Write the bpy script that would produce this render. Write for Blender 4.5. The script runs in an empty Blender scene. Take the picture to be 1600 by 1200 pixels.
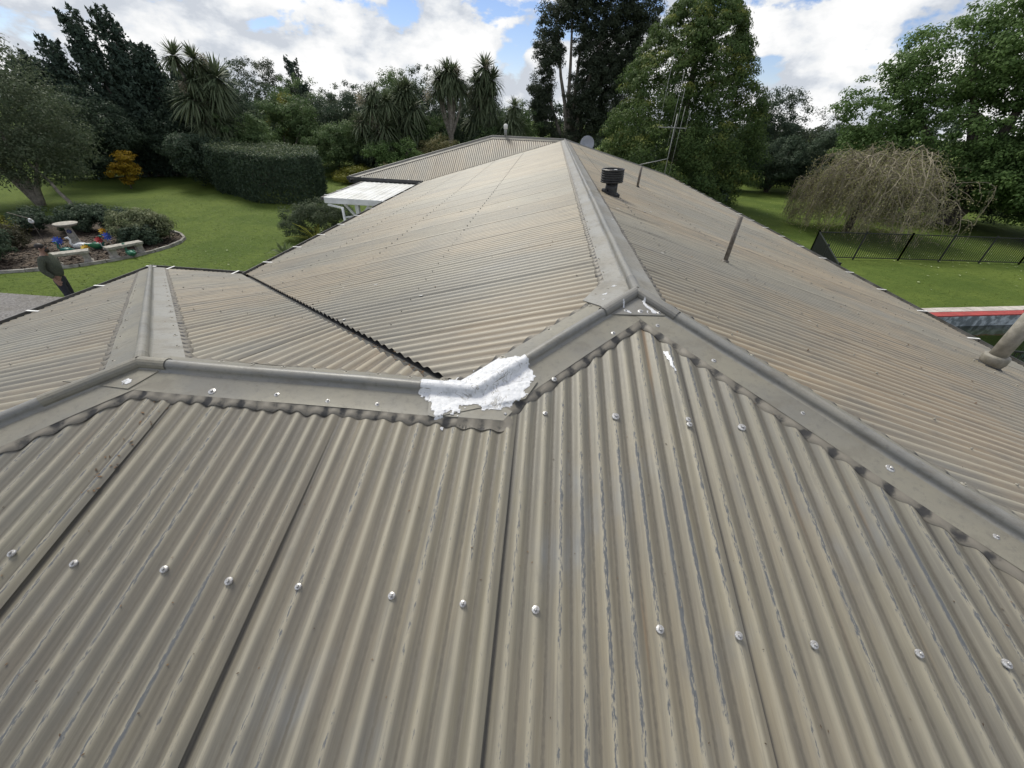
import bpy, math, random
import numpy as np
from math import sin, cos, pi, radians as R
from mathutils import Vector, Matrix
from mathutils.bvhtree import BVHTree
random.seed(7); rng = np.random.default_rng(7)
S = bpy.context.scene
COL = S.collection
V = Vector

# ------------------------------------------------------------------ camera
cd = bpy.data.cameras.new('camera'); co = bpy.data.objects.new('camera', cd); COL.objects.link(co)
cd.sensor_width = 36; cd.lens = 602.69 / 1600 * 36; cd.clip_start = .02; cd.clip_end = 2000
r_ = V((.9954721, .08692509, .03846193)); u_ = V((-.08138986, .57045627, .81728535)); f_ = V((-.04910175, .81671517, -.57494812))
mw = Matrix.Identity(4)
for i in range(3):
    mw[i][0] = r_[i]; mw[i][1] = u_[i]; mw[i][2] = -f_[i]
mw[2][3] = 5.0
co.matrix_world = mw; S.camera = co
S.render.resolution_x = 1024; S.render.resolution_y = 768
S.view_settings.view_transform = 'Standard'; S.view_settings.look = 'None'
S.view_settings.exposure = 0.25; S.view_settings.gamma = 1; S.view_settings.use_curve_mapping = False

# ------------------------------------------------------------------ sky, sun
SUN_EL, SUN_AZ = 52, -36        # azimuth from +Y towards +X
W = bpy.data.worlds.new('World'); S.world = W; W.use_nodes = True
def build_world():
    nt = W.node_tree; n = nt.nodes; L = nt.links; n.clear()
    out = n.new('ShaderNodeOutputWorld'); bg = n.new('ShaderNodeBackground'); bg.inputs[1].default_value = .1
    sk = n.new('ShaderNodeTexSky'); sk.sky_type = 'NISHITA'; sk.sun_disc = False
    sk.sun_elevation = R(SUN_EL); sk.sun_rotation = R(SUN_AZ); sk.air_density = 1.0; sk.dust_density = 0; sk.ozone_density = 4
    tc = n.new('ShaderNodeTexCoord')
    def mapped(loc, sc):
        m = n.new('ShaderNodeMapping'); m.inputs[1].default_value = loc; m.inputs[3].default_value = sc
        L.new(tc.outputs['Generated'], m.inputs[0]); return m
    def noise(m, scale, det, rough, dist=0):
        t = n.new('ShaderNodeTexNoise'); t.inputs['Scale'].default_value = scale; t.inputs['Detail'].default_value = det
        t.inputs['Roughness'].default_value = rough; t.inputs['Distortion'].default_value = dist
        L.new(m.outputs[0], t.inputs['Vector']); return t.outputs['Fac']
    def ramp(src, pts):
        c = n.new('ShaderNodeValToRGB'); e = c.color_ramp.elements
        while len(e) < len(pts): e.new(.5)
        for q, (p, k) in zip(e, pts): q.position = p; q.color = (*k, 1)
        L.new(src, c.inputs[0]); return c.outputs[0]
    def mth(op, a, b=None):
        m = n.new('ShaderNodeMath'); m.operation = op
        for i, x in enumerate((a, b)):
            if x is None: continue
            if hasattr(x, 'links'): L.new(x, m.inputs[i])
            else: m.inputs[i].default_value = x
        return m.outputs[0]
    s = (1, 1, 1.7)
    a = noise(mapped((3.1, 1.35, 0.2), s), 6.5, 10, .55, .1)
    up = noise(mapped((3.12, 1.3, 0.1), s), 6.5, 10, .55, .1)
    sz = n.new('ShaderNodeSeparateXYZ'); L.new(tc.outputs['Generated'], sz.inputs[0])
    low = mth('MULTIPLY', mth('SUBTRACT', .16, mth('MAXIMUM', mth('MINIMUM', sz.outputs[2], .16), 0.0)), .95)
    cover = ramp(mth('ADD', a, low), [(0.455, (0, 0, 0)), (0.5, (1, 1, 1))])
    lit = mth('SUBTRACT', a, up)
    fine = noise(mapped((0, 0, 0), s), 9, 6, .6)
    sh = mth('ADD', mth('MULTIPLY', lit, 2.8), mth('ADD', mth('MULTIPLY', fine, .5), .33))
    cc = ramp(sh, [(.28, (5.2, 5.55, 6.1)), (.48, (6.7, 6.95, 7.3)), (.62, (7.7, 7.8, 7.9)), (.80, (8.5, 8.5, 8.5))])
    mx = n.new('ShaderNodeMixRGB'); L.new(cover, mx.inputs[0]); tint = n.new('ShaderNodeMixRGB'); tint.blend_type = 'MULTIPLY'; tint.inputs[0].default_value = 1; tint.inputs[2].default_value = (.96, .88, .97, 1); L.new(sk.outputs[0], tint.inputs[1]); L.new(tint.outputs[0], mx.inputs[1]); L.new(cc, mx.inputs[2])
    L.new(mx.outputs[0], bg.inputs[0]); L.new(bg.outputs[0], out.inputs[0])
build_world()
sd = bpy.data.lights.new('sun', 'SUN'); sd.energy = 3.2; sd.angle = R(20); sd.color = (1, .955, .85)
so = bpy.data.objects.new('sun', sd); COL.objects.link(so)
sv = V((sin(R(SUN_AZ)) * cos(R(SUN_EL)), cos(R(SUN_AZ)) * cos(R(SUN_EL)), sin(R(SUN_EL))))
so.rotation_euler = sv.to_track_quat('Z', 'Y').to_euler(); so.location = (0, 0, 40)

# ------------------------------------------------------------------ materials
class NT:
    def __init__(s, name):
        s.m = bpy.data.materials.new(name); s.m.use_nodes = True; s.t = s.m.node_tree; s.n = s.t.nodes; s.L = s.t.links
        s.b = s.n['Principled BSDF']; s.out = s.n['Material Output']
    def link(s, a, b): s.L.new(a, b)
    def put(s, sock, x):
        if hasattr(x, 'links'): s.L.new(x, sock)
        elif isinstance(x, (tuple, list)) and len(x) == 3 and sock.type == 'RGBA': sock.default_value = (*x, 1)
        else: sock.default_value = x
    def math(s, op, a, b=None, clamp=False):
        m = s.n.new('ShaderNodeMath'); m.operation = op; m.use_clamp = clamp
        s.put(m.inputs[0], a)
        if b is not None: s.put(m.inputs[1], b)
        return m.outputs[0]
    def mix(s, f, a, b, mode='MIX'):
        m = s.n.new('ShaderNodeMixRGB'); m.blend_type = mode
        s.put(m.inputs[0], f); s.put(m.inputs[1], a); s.put(m.inputs[2], b); return m.outputs[0]
    def noise(s, vec, scale, det=4, rough=.55, dist=0):
        t = s.n.new('ShaderNodeTexNoise'); s.put(t.inputs['Scale'], scale); t.inputs['Detail'].default_value = det
        t.inputs['Roughness'].default_value = rough; t.inputs['Distortion'].default_value = dist
        if vec is not None: s.link(vec, t.inputs['Vector'])
        return t.outputs['Fac']
    def step(s, x, a, b):
        m = s.n.new('ShaderNodeMapRange'); m.interpolation_type = 'SMOOTHSTEP'; s.put(m.inputs[0], x)
        m.inputs[1].default_value = a; m.inputs[2].default_value = b; return m.outputs[0]
    def coord(s, k): return s.n.new('ShaderNodeTexCoord').outputs[k]
    def vmap(s, vec, sc, loc=(0, 0, 0)):
        m = s.n.new('ShaderNodeMapping'); s.link(vec, m.inputs[0]); m.inputs[3].default_value = sc; m.inputs[1].default_value = loc; return m.outputs[0]
    def bump(s, h, st, d):
        b = s.n.new('ShaderNodeBump'); b.inputs['Strength'].default_value = st; b.inputs['Distance'].default_value = d
        s.link(h, b.inputs['Height']); s.link(b.outputs[0], s.b.inputs['Normal'])
    def rand(s): return s.n.new('ShaderNodeObjectInfo').outputs['Random']
MC = {}
def plain(name, c1, c2=None, scale=6, rough=.6, bump=0, spec=.4, metal=0, det=5, coord='Object', thr=(.35, .65)):
    if name in MC: return MC[name]
    k = NT(name); c2 = c2 or tuple(x * .75 for x in c1)
    co_ = k.coord(coord); nz = k.noise(co_, scale, det, .6)
    k.put(k.b.inputs['Base Color'], k.mix(k.step(nz, *thr), c1, c2))
    k.b.inputs['Roughness'].default_value = rough; k.b.inputs['Specular IOR Level'].default_value = spec; k.b.inputs['Metallic'].default_value = metal
    if bump: k.bump(k.noise(co_, scale * 4, 5, .6), bump, .01)
    MC[name] = k.m; return k.m
PITCH = .0762; AMP = .0072
def roof_mat(name, wear, warm, blue, base1, base2):
    k = NT(name); uv = k.coord('UV')
    sp = k.n.new('ShaderNodeSeparateXYZ'); k.link(uv, sp.inputs[0]); u, v = sp.outputs[0], sp.outputs[1]
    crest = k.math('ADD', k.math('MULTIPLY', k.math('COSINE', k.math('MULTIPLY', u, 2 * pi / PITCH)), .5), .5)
    big = k.noise(k.vmap(uv, (1.0, .55, 1)), .9, 4, .6)
    big2 = k.noise(k.vmap(uv, (.9, .6, 1), (7, 3, 0)), .55, 5, .6)
    streak = k.noise(k.vmap(uv, (26, .8, 1)), 1, 5, .62)
    fine = k.noise(k.vmap(uv, (150, 45, 1)), 1, 4, .7)
    grit = k.noise(uv, 420, 3, .7)
    c = k.mix(k.step(big, .35, .68), base1, base2)
    c = k.mix(k.math('MULTIPLY', k.step(big2, .41, .60), warm), c, (.325, .245, .155))
    c = k.mix(k.math('MULTIPLY', k.step(k.noise(k.vmap(uv, (1.5, .8, 1), (3, 9, 0)), 1.1, 5, .6), .55, .7), blue), c, (.16, .175, .19))
    c = k.mix(k.math('MULTIPLY', k.step(streak, .38, .68), .62), c, (.105, .098, .084))
    c = k.mix(k.math('MULTIPLY', k.math('POWER', crest, 4.0), .62), c, (.32, .295, .228))  # highlight on the rib crests, painted in as a paler colour
    fs = k.noise(k.vmap(uv, (95, 2.2, 1), (4, 4, 0)), 1, 6, .7); c = k.mix(k.math('MULTIPLY', k.step(fs, .48, .72), .5), c, (.095, .088, .074))
    c = k.mix(k.math('MULTIPLY', k.step(fs, .5, .3), .25), c, (.33, .305, .24))
    blot = k.noise(k.vmap(uv, (9, 3.2, 1), (1, 8, 0)), 1, 6, .7); c = k.mix(k.math('MULTIPLY', k.step(blot, .52, .7), .4), c, (.115, .11, .10))
    # dirt line in the troughs with rusty runs; painted shade darkens them too
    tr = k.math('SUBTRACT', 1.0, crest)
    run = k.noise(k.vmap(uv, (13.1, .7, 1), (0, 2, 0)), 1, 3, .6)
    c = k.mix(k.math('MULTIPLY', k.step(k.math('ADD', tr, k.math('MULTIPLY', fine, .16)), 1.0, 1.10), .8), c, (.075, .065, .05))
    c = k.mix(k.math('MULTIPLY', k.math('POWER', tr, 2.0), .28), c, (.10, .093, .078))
    c = k.mix(k.math('MULTIPLY', k.math('MULTIPLY', k.step(tr, .75, 1.0), k.step(run, .60, .72)), .4), c, (.24, .15, .075))
    # paint worn through along the crests
    n1 = k.noise(k.vmap(uv, (13.12, .75, 1), (5, 1, 0)), 1, 6, .62)
    n2 = k.noise(k.vmap(uv, (210, 34, 1)), 1, 4, .75)
    amt = k.noise(k.vmap(uv, (1, 1, 1), (2.2, 6.1, 0)), .9, 2, .5)
    w = k.math('ADD', k.math('ADD', k.math('MULTIPLY', k.math('POWER', crest, 3.0), .30), k.math('MULTIPLY', n1, .85)), k.math('MULTIPLY', k.math('SUBTRACT', n2, .5), .8))
    w = k.math('ADD', w, k.math('MULTIPLY', k.math('SUBTRACT', amt, .5), .55))
    mask = k.math('MULTIPLY', k.step(w, .74, .80), k.math('MULTIPLY', k.step(k.math('ADD', crest, k.math('MULTIPLY', k.math('SUBTRACT', n2, .5), .22)), .86, .98), wear))
    c = k.mix(mask, c, k.mix(fine, (.052, .058, .064), (.115, .12, .125)))
    c = k.mix(k.math('MULTIPLY', k.step(grit, .62, .75), .25), c, (.10, .095, .085))
    la = k.n.new('ShaderNodeAttribute'); la.attribute_name = 'lap_shade'  # shadow of the lap gap, painted as a dark band
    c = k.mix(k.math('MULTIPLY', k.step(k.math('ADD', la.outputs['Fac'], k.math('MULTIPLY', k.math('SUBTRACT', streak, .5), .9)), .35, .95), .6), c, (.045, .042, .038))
    br = k.math('ADD', k.math('MULTIPLY', k.rand(), .16), .92)
    c = k.mix(1.0, c, k.n.new('ShaderNodeCombineXYZ').outputs[0], 'MULTIPLY') if False else c
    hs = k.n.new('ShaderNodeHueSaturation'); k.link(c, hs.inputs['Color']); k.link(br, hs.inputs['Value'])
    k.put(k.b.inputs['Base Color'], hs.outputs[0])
    k.put(k.b.inputs['Roughness'], k.math('ADD', k.math('MULTIPLY', fine, .2), .42))
    k.b.inputs['Specular IOR Level'].default_value = .45
    k.bump(k.math('ADD', k.math('MULTIPLY', n2, .5), k.math('MULTIPLY', grit, .4)), .35, .0015)
    return k.m
B1, B2 = (.167, .155, .113), (.106, .103, .091)
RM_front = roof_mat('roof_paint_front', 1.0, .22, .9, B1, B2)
RM_far = roof_mat('roof_paint_weathered', .25, .6, .3, (.228, .213, .170), (.182, .178, .160))
RM_right = roof_mat('roof_paint_warm', .2, .95, .4, (.238, .217, .168), (.19, .183, .16))
def flash_mat(name, a, b, rough):
    k = NT(name); o = k.coord('Object')
    n1 = k.noise(o, 2.2, 5, .6); n2 = k.noise(o, 38, 5, .7); n3 = k.noise(o, 240, 3, .7)
    c = k.mix(k.step(n1, .38, .66), a, b)
    c = k.mix(k.math('MULTIPLY', k.step(n2, .50, .72), .5), c, (.105, .10, .088))
    n4 = k.noise(k.vmap(o, (6, 6, 20)), 1, 5, .65); c = k.mix(k.math('MULTIPLY', k.step(n4, .5, .68), .55), c, (.13, .118, .095))
    c = k.mix(k.math('MULTIPLY', k.step(n3, .6, .75), .25), c, (.32, .31, .28))
    k.put(k.b.inputs['Base Color'], c); k.put(k.b.inputs['Roughness'], k.math('ADD', k.math('MULTIPLY', n2, .25), rough))
    k.b.inputs['Specular IOR Level'].default_value = .5
    k.bump(k.math('ADD', n3, k.math('MULTIPLY', k.noise(o, 9, 3, .5), 3)), .18, .004); return k.m
M_flash = flash_mat('flashing_paint', (.20, .187, .148), (.155, .15, .132), .38)
M_flash2 = flash_mat('flashing_weathered', (.235, .232, .215), (.20, .187, .155), .36)
M_roll = flash_mat('ridge_roll', (.175, .175, .166), (.215, .205, .178), .32)
def lead_mat():
    k = NT('lead_edging'); o = k.coord('Object')
    n1 = k.noise(o, 16, 4, .6); n2 = k.noise(o, 60, 4, .6)
    at = k.n.new('ShaderNodeAttribute'); at.attribute_name = 'dirt_shade'  # recess darkening: trough stain and painted shade in one mask
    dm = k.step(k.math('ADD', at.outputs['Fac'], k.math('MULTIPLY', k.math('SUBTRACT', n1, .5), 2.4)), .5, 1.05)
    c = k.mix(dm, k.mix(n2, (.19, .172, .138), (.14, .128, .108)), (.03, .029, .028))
    k.put(k.b.inputs['Base Color'], c); k.b.inputs['Roughness'].default_value = .55; return k.m
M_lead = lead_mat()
def seal_mat():
    k = NT('white_sealant'); o = k.coord('Object')
    ln_ = k.math('ABSOLUTE', k.math('SUBTRACT', k.noise(o, 6.5, 5, .62, .6), .5)); cr = k.step(ln_, .012, .003); on = k.step(k.noise(o, 9, 3, .5), .46, .56)
    c = k.mix(k.step(k.noise(o, 30, 5, .6), .45, .7), (.60, .61, .635), (.42, .435, .46))
    c = k.mix(k.math('MULTIPLY', k.math('MULTIPLY', cr, on), .8), c, (.22, .21, .19))
    c = k.mix(k.math('MULTIPLY', k.step(k.noise(o, 45, 5, .72), .58, .66), .75), c, (.25, .24, .22))
    k.put(k.b.inputs['Base Color'], c); k.b.inputs['Roughness'].default_value = .45
    k.bump(k.noise(o, 34, 6, .7), .5, .008); return k.m
M_seal = seal_mat()
M_zinc = plain('galvanised_screw', (.56, .56, .56), (.26, .25, .24), 120, .38, 0, .5, .5)
M_rub = plain('dark_rubber', (.03, .03, .03), None, 30, .7)
M_gut = plain('gutter_charcoal', (.035, .037, .042), (.06, .06, .062), 5, .5)
M_gutin = plain('gutter_inside', (.12, .12, .115), (.055, .052, .045), 3, .7)
M_strap = plain('strap_white', (.78, .78, .77), (.6, .6, .58), 12, .45)
M_wall = plain('wall_cream', (.55, .52, .45), (.48, .45, .39), 1.2, .8)
M_soff = plain('soffit_paint', (.5, .49, .46), None, 2, .8)
M_glass = plain('window_glass', (.03, .035, .04), (.05, .055, .06), 1, .05, 0, .8)
M_frame = plain('window_frame_white', (.7, .7, .68), None, 8, .5)
M_black = plain('flue_black', (.022, .023, .025), (.04, .04, .042), 14, .45)
M_steel = plain('weathered_steel', (.17, .155, .135), (.09, .075, .06), 25, .6)
M_alu = plain('dull_aluminium', (.30, .31, .30), (.2, .21, .2), 20, .5, 0, .5, .2)
M_dish = plain('dish_grey', (.30, .32, .36), (.24, .26, .3), 4, .5)
M_pvc = plain('vent_paint', (.25, .235, .20), (.17, .16, .13), 14, .6, .2)
M_white = plain('white_paint', (.78, .79, .79), (.66, .67, .66), 3, .5)
M_conc = plain('old_concrete', (.40, .38, .34), (.24, .23, .20), 9, .9, .6, .2)
M_kerb = plain('kerb_concrete', (.33, .32, .29), (.19, .18, .16), 5, .9, .5, .2)
def uvlay(me, uvs):
    l = me.uv_layers.new(name='UVMap'); l.data.foreach_set('uv', np.asarray(uvs, dtype=np.float32).ravel())

# ------------------------------------------------------------------ object helpers
def link(o, parent=None, base=None):
    COL.objects.link(o)
    if parent is not None:
        o.parent = parent
        if base is not None: o.location = tuple(-x for x in base)
    return o
def mesh(name, vs, fs, m, parent=None, smooth=False, base=None, mats=None, midx=None):
    me = bpy.data.meshes.new(name); me.from_pydata([tuple(v) for v in vs], [], [tuple(f) for f in fs])
    if m: me.materials.append(m)
    for x in mats or []: me.materials.append(x)
    if midx is not None: me.polygons.foreach_set('material_index', np.asarray(midx, dtype=np.int32))
    if smooth: me.polygons.foreach_set('use_smooth', np.ones(len(me.polygons), dtype=bool))
    me.update()
    return link(bpy.data.objects.new(name, me), parent, base)
def tag(o, label=None, cat=None, group=None, kind=None):
    for k, v in (('label', label), ('category', cat), ('group', group), ('kind', kind)):
        if v: o[k] = v
    return o
def empty(name, loc, label, cat, group=None, rz=0):
    o = bpy.data.objects.new(name, None); COL.objects.link(o); o.location = loc; o.rotation_euler = (0, 0, rz); o.empty_display_size = .2
    return tag(o, label, cat, group)
class MB:
    def __init__(s): s.v = []; s.f = []
    def add(s, vs, fs):
        n = len(s.v); s.v += [tuple(x) for x in vs]; s.f += [tuple(i + n for i in f) for f in fs]; return s
    def box(s, c, d, M=None):
        x, y, z = [q / 2 for q in d]
        P = [V((a * x, b * y, e * z)) for a in (-1, 1) for b in (-1, 1) for e in (-1, 1)]
        if M: P = [M @ p for p in P]
        P = [p + V(c) for p in P]
        return s.add(P, [(0, 1, 3, 2), (4, 6, 7, 5), (0, 4, 5, 1), (2, 3, 7, 6), (0, 2, 6, 4), (1, 5, 7, 3)])
    def bar(s, a, b, w, h=None):
        a, b = V(a), V(b); d = b - a; h = h or w
        q = d.to_track_quat('Y', 'Z').to_matrix()
        return s.box((a + b) / 2, (w, d.length, h), q)
    def tube(s, pts, rad, n=8, cap=True):
        pts = [V(p) for p in pts]; rings = []
        if not hasattr(rad, '__len__'): rad = [rad] * len(pts)
        x = None
        for i, p in enumerate(pts):
            d = (pts[min(i + 1, len(pts) - 1)] - pts[max(i - 1, 0)]).normalized()
            if x is None: x = d.orthogonal().normalized()
            else:
                x = x - d * x.dot(d); x = x.normalized() if x.length > 1e-6 else d.orthogonal().normalized()
            y = d.cross(x)
            rings.append([p + (x * cos(2 * pi * k / n) + y * sin(2 * pi * k / n)) * rad[i] for k in range(n)])
        vs = [q for r in rings for q in r]
        fs = [(i * n + k, i * n + (k + 1) % n, (i + 1) * n + (k + 1) % n, (i + 1) * n + k) for i in range(len(pts) - 1) for k in range(n)]
        if cap: fs += [tuple(range(n))[::-1], tuple((len(pts) - 1) * n + k for k in range(n))]
        return s.add(vs, fs)
    def lathe(s, prof, n=16, c=(0, 0, 0), M=None):
        vs = []
        for r, z in prof:
            for k in range(n):
                p = V((r * cos(2 * pi * k / n), r * sin(2 * pi * k / n), z)); vs.append((M @ p if M else p) + V(c))
        fs = [(i * n + k, i * n + (k + 1) % n, (i + 1) * n + (k + 1) % n, (i + 1) * n + k) for i in range(len(prof) - 1) for k in range(n)]
        return s.add(vs, fs)
    def blob(s, c, r, n=8, m=6, M=None):
        pr = [(max(1e-4, sin(pi * i / m)), -cos(pi * i / m)) for i in range(m + 1)]
        vs = []
        for a, z in pr:
            for k in range(n):
                p = V((a * cos(2 * pi * k / n) * r[0], a * sin(2 * pi * k / n) * r[1], z * r[2])); vs.append((M @ p if M else p) + V(c))
        fs = [(i * n + k, i * n + (k + 1) % n, (i + 1) * n + (k + 1) % n, (i + 1) * n + k) for i in range(m) for k in range(n)]
        return s.add(vs, fs)
    def build(s, name, m, parent=None, smooth=False, base=None): return mesh(name, s.v, s.f, m, parent, smooth, base)
def copy_tree(o, parent=None):
    c = o.copy(); COL.objects.link(c); c.parent = parent
    for ch in list(o.children): copy_tree(ch, c)
    return c

# ------------------------------------------------------------------ ground, drive, bed, pool ground
def lawn_mat():
    k = NT('lawn'); o = k.coord('Object')
    a = k.noise(o, .28, 6, .66); b = k.noise(k.vmap(o, (1, 3, 1)), 3.0, 5, .65); c_ = k.noise(o, 26, 4, .7)
    c = k.mix(k.step(a, .35, .65), (.068, .108, .018), (.112, .155, .029))
    c = k.mix(k.math('MULTIPLY', k.step(b, .46, .72), .6), c, (.042, .080, .014))
    c = k.mix(k.math('MULTIPLY', k.step(c_, .48, .72), .5), c, (.145, .18, .05))
    k.put(k.b.inputs['Base Color'], c); k.b.inputs['Roughness'].default_value = .9; k.b.inputs['Specular IOR Level'].default_value = .15
    k.bump(k.math('ADD', c_, b), .9, .06); return k.m
M_lawn = lawn_mat()
def gravel_mat():
    k = NT('gravel'); o = k.coord('Object')
    vo = k.n.new('ShaderNodeTexVoronoi'); vo.inputs['Scale'].default_value = 22; k.link(o, vo.inputs['Vector'])
    sv_ = k.n.new('ShaderNodeSeparateXYZ'); k.link(vo.outputs['Color'], sv_.inputs[0])
    c = k.mix(sv_.outputs[0], (.11, .105, .10), (.22, .21, .205)); c = k.mix(k.step(k.noise(o, .9, 4, .6), .4, .7), c, (.13, .12, .105))
    k.put(k.b.inputs['Base Color'], c); k.b.inputs['Roughness'].default_value = .9; k.bump(vo.outputs['Distance'], .8, .03); return k.m
def mulch_mat():
    k = NT('bark_mulch'); o = k.coord('Object')
    vo = k.n.new('ShaderNodeTexVoronoi'); vo.inputs['Scale'].default_value = 14; k.link(k.vmap(o, (1, 1.8, 1)), vo.inputs['Vector'])
    sv_ = k.n.new('ShaderNodeSeparateXYZ'); k.link(vo.outputs['Color'], sv_.inputs[0])
    c = k.mix(sv_.outputs[0], (.035, .027, .02), (.14, .11, .085))
    k.put(k.b.inputs['Base Color'], c); k.b.inputs['Roughness'].default_value = .95; k.bump(vo.outputs['Distance'], 1, .05); return k.m
# pool frame: far inner edge runs along pu, water lies on the near side (-pv)
pu = V((cos(R(12.5)), sin(R(12.5)), 0)); pv = V((-pu.y, pu.x, 0)); PO = V((13.55, 13.0, 0))
PL0, PL1, PW = -4.5, 9.5, 4.6
def ppt(a, b, z=0): q = PO + pu * a + pv * b; return (q.x, q.y, z)
hole = [ppt(PL0, 0), ppt(PL1, 0), ppt(PL1, -PW), ppt(PL0, -PW)]
def ground():
    F = 400; nxs = 1
    out = [(-F, -F, 0), (F, -F, 0), (F, F, 0), (-F, F, 0)]
    h = [hole[3], hole[2], hole[1], hole[0]]
    return mesh('ground', out + h, [(0, 1, 5, 4), (1, 2, 6, 5), (2, 3, 7, 6), (3, 0, 4, 7)], M_lawn)
g = ground(); tag(g, kind='structure')
gd = mesh('gravel_drive', [(-40, -30, .005), (-5.2, -30, .005), (-5.2, 9.2, .005), (-9, 9.5, .005), (-13.8, 9.68, .005), (-16.1, 9.66, .005), (-22, 9.3, .005), (-40, 8.2, .005)], [tuple(range(8))], gravel_mat()); tag(gd, kind='structure')
bed_front = [(-24, 9.6), (-20.5, 10.2), (-17.8, 11.05), (-17.07, 11.39), (-16.37, 11.8), (-15.82, 12.4), (-15.35, 13.18), (-15.03, 14.24), (-15.0, 15.0), (-15.2, 15.75), (-15.75, 16.35), (-16.9, 16.9), (-18.8, 17.55), (-21, 18.0), (-24, 18.0), (-27, 16.5), (-28, 13), (-26.5, 10.4)]
bd = mesh('garden_bed_soil', [(x, y, .02) for x, y in bed_front], [tuple(range(len(bed_front)))], mulch_mat()); tag(bd, kind='structure')
def kerb():
    ke = empty('garden_kerb', (-15.35, 13.18, 0), 'curved low concrete edging between the bark garden bed and the lawn', 'edging')
    P = [V((x, y, 0)) for x, y in bed_front[:13]]
    # resample to short cast pieces
    pts = []
    for a, b in zip(P, P[1:]):
        for i in range(6): pts.append(a.lerp(b, i / 6))
    acc = [pts[0]]; d = 0
    for a, b in zip(pts, pts[1:]):
        d += (b - a).length
        if d > .62: acc.append(b); d = 0
    for a, b in zip(acc, acc[1:]):
        m = MB(); dr = (b - a).normalized(); a2 = a + dr * .008; b2 = b - dr * .008
        hh = .10 + random.uniform(-.012, .012); w = .11
        q = V((-dr.y, dr.x, 0)) * w / 2
        m.add([a2 - q, a2 + q, b2 + q, b2 - q] + [p + V((0, 0, hh)) + o_ * .8 for p, o_ in ((a2, -q), (a2, q), (b2, q), (b2, -q))], [(0, 1, 2, 3), (4, 7, 6, 5), (0, 4, 5, 1), (1, 5, 6, 2), (2, 6, 7, 3), (3, 7, 4, 0)])
        m.build('kerb_block', M_kerb, ke, base=ke.location)
kerb()
# bark chips on the bed, loose geometry
def chips(name, n, inside, size, m, z=.02):
    vs = []; fs = []
    for i in range(n):
        p = inside(); a = random.uniform(0, pi); s = size * random.uniform(.5, 1.3); t = random.uniform(-.5, .5)
        d = V((cos(a), sin(a), t)) * s; q = V((-sin(a), cos(a), random.uniform(-.5, .5))) * s * .45
        c = V((p[0], p[1], z + s * .35)); b = len(vs); vs += [c - d - q, c + d - q, c + d + q, c - d + q]; fs.append((b, b + 1, b + 2, b + 3))
    return tag(mesh(name, vs, fs, m), kind='stuff')
def in_bed():
    while True:
        x = random.uniform(-20, -15); y = random.uniform(11, 16.5)
        n = len(bed_front); c = False
        for i in range(n):
            (x1, y1), (x2, y2) = bed_front[i], bed_front[i - 1]
            if (y1 > y) != (y2 > y) and x < (x2 - x1) * (y - y1) / (y2 - y1) + x1: c = not c
        if c: return x, y
chips('bark_chips', 5000, in_bed, .05, plain('bark_chip', (.12, .09, .065), (.04, .03, .022), 3, .9, thr=(.45, .55)))

# ------------------------------------------------------------------ HOUSE
XR, YA, YB, ZR = .5564, 2.1585, 18.6926, 4.1761
T, T2 = .2751, .2850
XL, XE = -4.6104, 6.1535          # left and right eaves of the long roof
XW, YW = -1.8341, 1.3872
ZW = ZR - T2 * (YA - YW); ZE = ZR - T * (XR - XL); ZER = ZR - T * (XE - XR)
K = T2 / T
XWE = XW - (ZW - ZE) / T; YWE = YW + (ZW - ZE) / T2; YFE = YA - (ZR - ZE) / T2
XJ = XR - (ZR - ZW) / T; YJ = YW   # where the small ridge meets the long roof
YFW = YB - 2.6186; TF = (ZR - ZE) / 2.6186; XF = -2.4176; XFE = XF - 5.1668
YC = 23.4516; TB = (ZR - ZER) / (YC - YB)
HB = V((.5, 9, 0))
house = empty('house', HB, 'long low house under a weathered taupe corrugated iron hip roof', 'house')
UL = -.0809
class Face:
    def __init__(s, ua, va, z0, sl, lo, hi, rng, u0, m, seg, dv):
        s.ua, s.va, s.z0, s.sl, s.lo, s.hi, s.rng, s.u0, s.m, s.seg, s.dv = V((*ua, 0)), V((*va, 0)), z0, sl, lo, hi, rng, u0, m, seg, dv
        s.n = (V((0, 0, 1)) - s.va * sl).normalized(); s.amp = AMP if m is RM_front else .0100
    def h(s, u): return s.amp * (cos(2 * pi * (u - s.u0) / PITCH) - 1)
    def pt(s, u, v, dz=0): q = s.ua * u + s.va * v; return V((q.x, q.y, s.z0 + s.sl * v + s.h(u) + dz))
    def plane(s, x, y): return s.z0 + s.sl * (s.va.x * x + s.va.y * y)
    def surf(s, x, y): return s.plane(x, y) + s.h(s.ua.x * x + s.ua.y * y)
def clampv(a, b, c): return max(a, min(b, c))
gap = .02
def front_hi(x):
    h = YW if x < XJ else YA
    if x < XW: h = YW - (XW - x) / K
    elif x > XJ: h = YA - abs(XR - x) / K
    return h - .02
def left_lo(y): return (XJ - K * (y - YJ) if y < YWE else XL - .05 if y < YFW else XL + (y - YFW) * (XR - XL) / (YB - YFW)) + (.015 if y < YWE or y > YFW else 0)
def left_hi(y): return XR - K * max(0, YA - y) - .02
def right_lo(y): return -XE - .05
def right_hi(y): return -(XR + (K * (YA - y) if y < YA else (y - YB) * (XE - XR) / (YC - YB) if y > YB else 0)) - .02
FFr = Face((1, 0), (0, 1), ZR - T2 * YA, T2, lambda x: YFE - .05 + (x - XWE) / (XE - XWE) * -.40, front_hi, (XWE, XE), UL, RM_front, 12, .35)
FLe = Face((0, 1), (1, 0), ZR - T * XR, T, left_lo, left_hi, (YJ + .03, YB), 1.40, RM_far, 8, .7)
FRi = Face((0, 1), (-1, 0), ZR + T * XR, T, right_lo, right_hi, (-3.24, YC), -3.3, RM_right, 8, .7)
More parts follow.
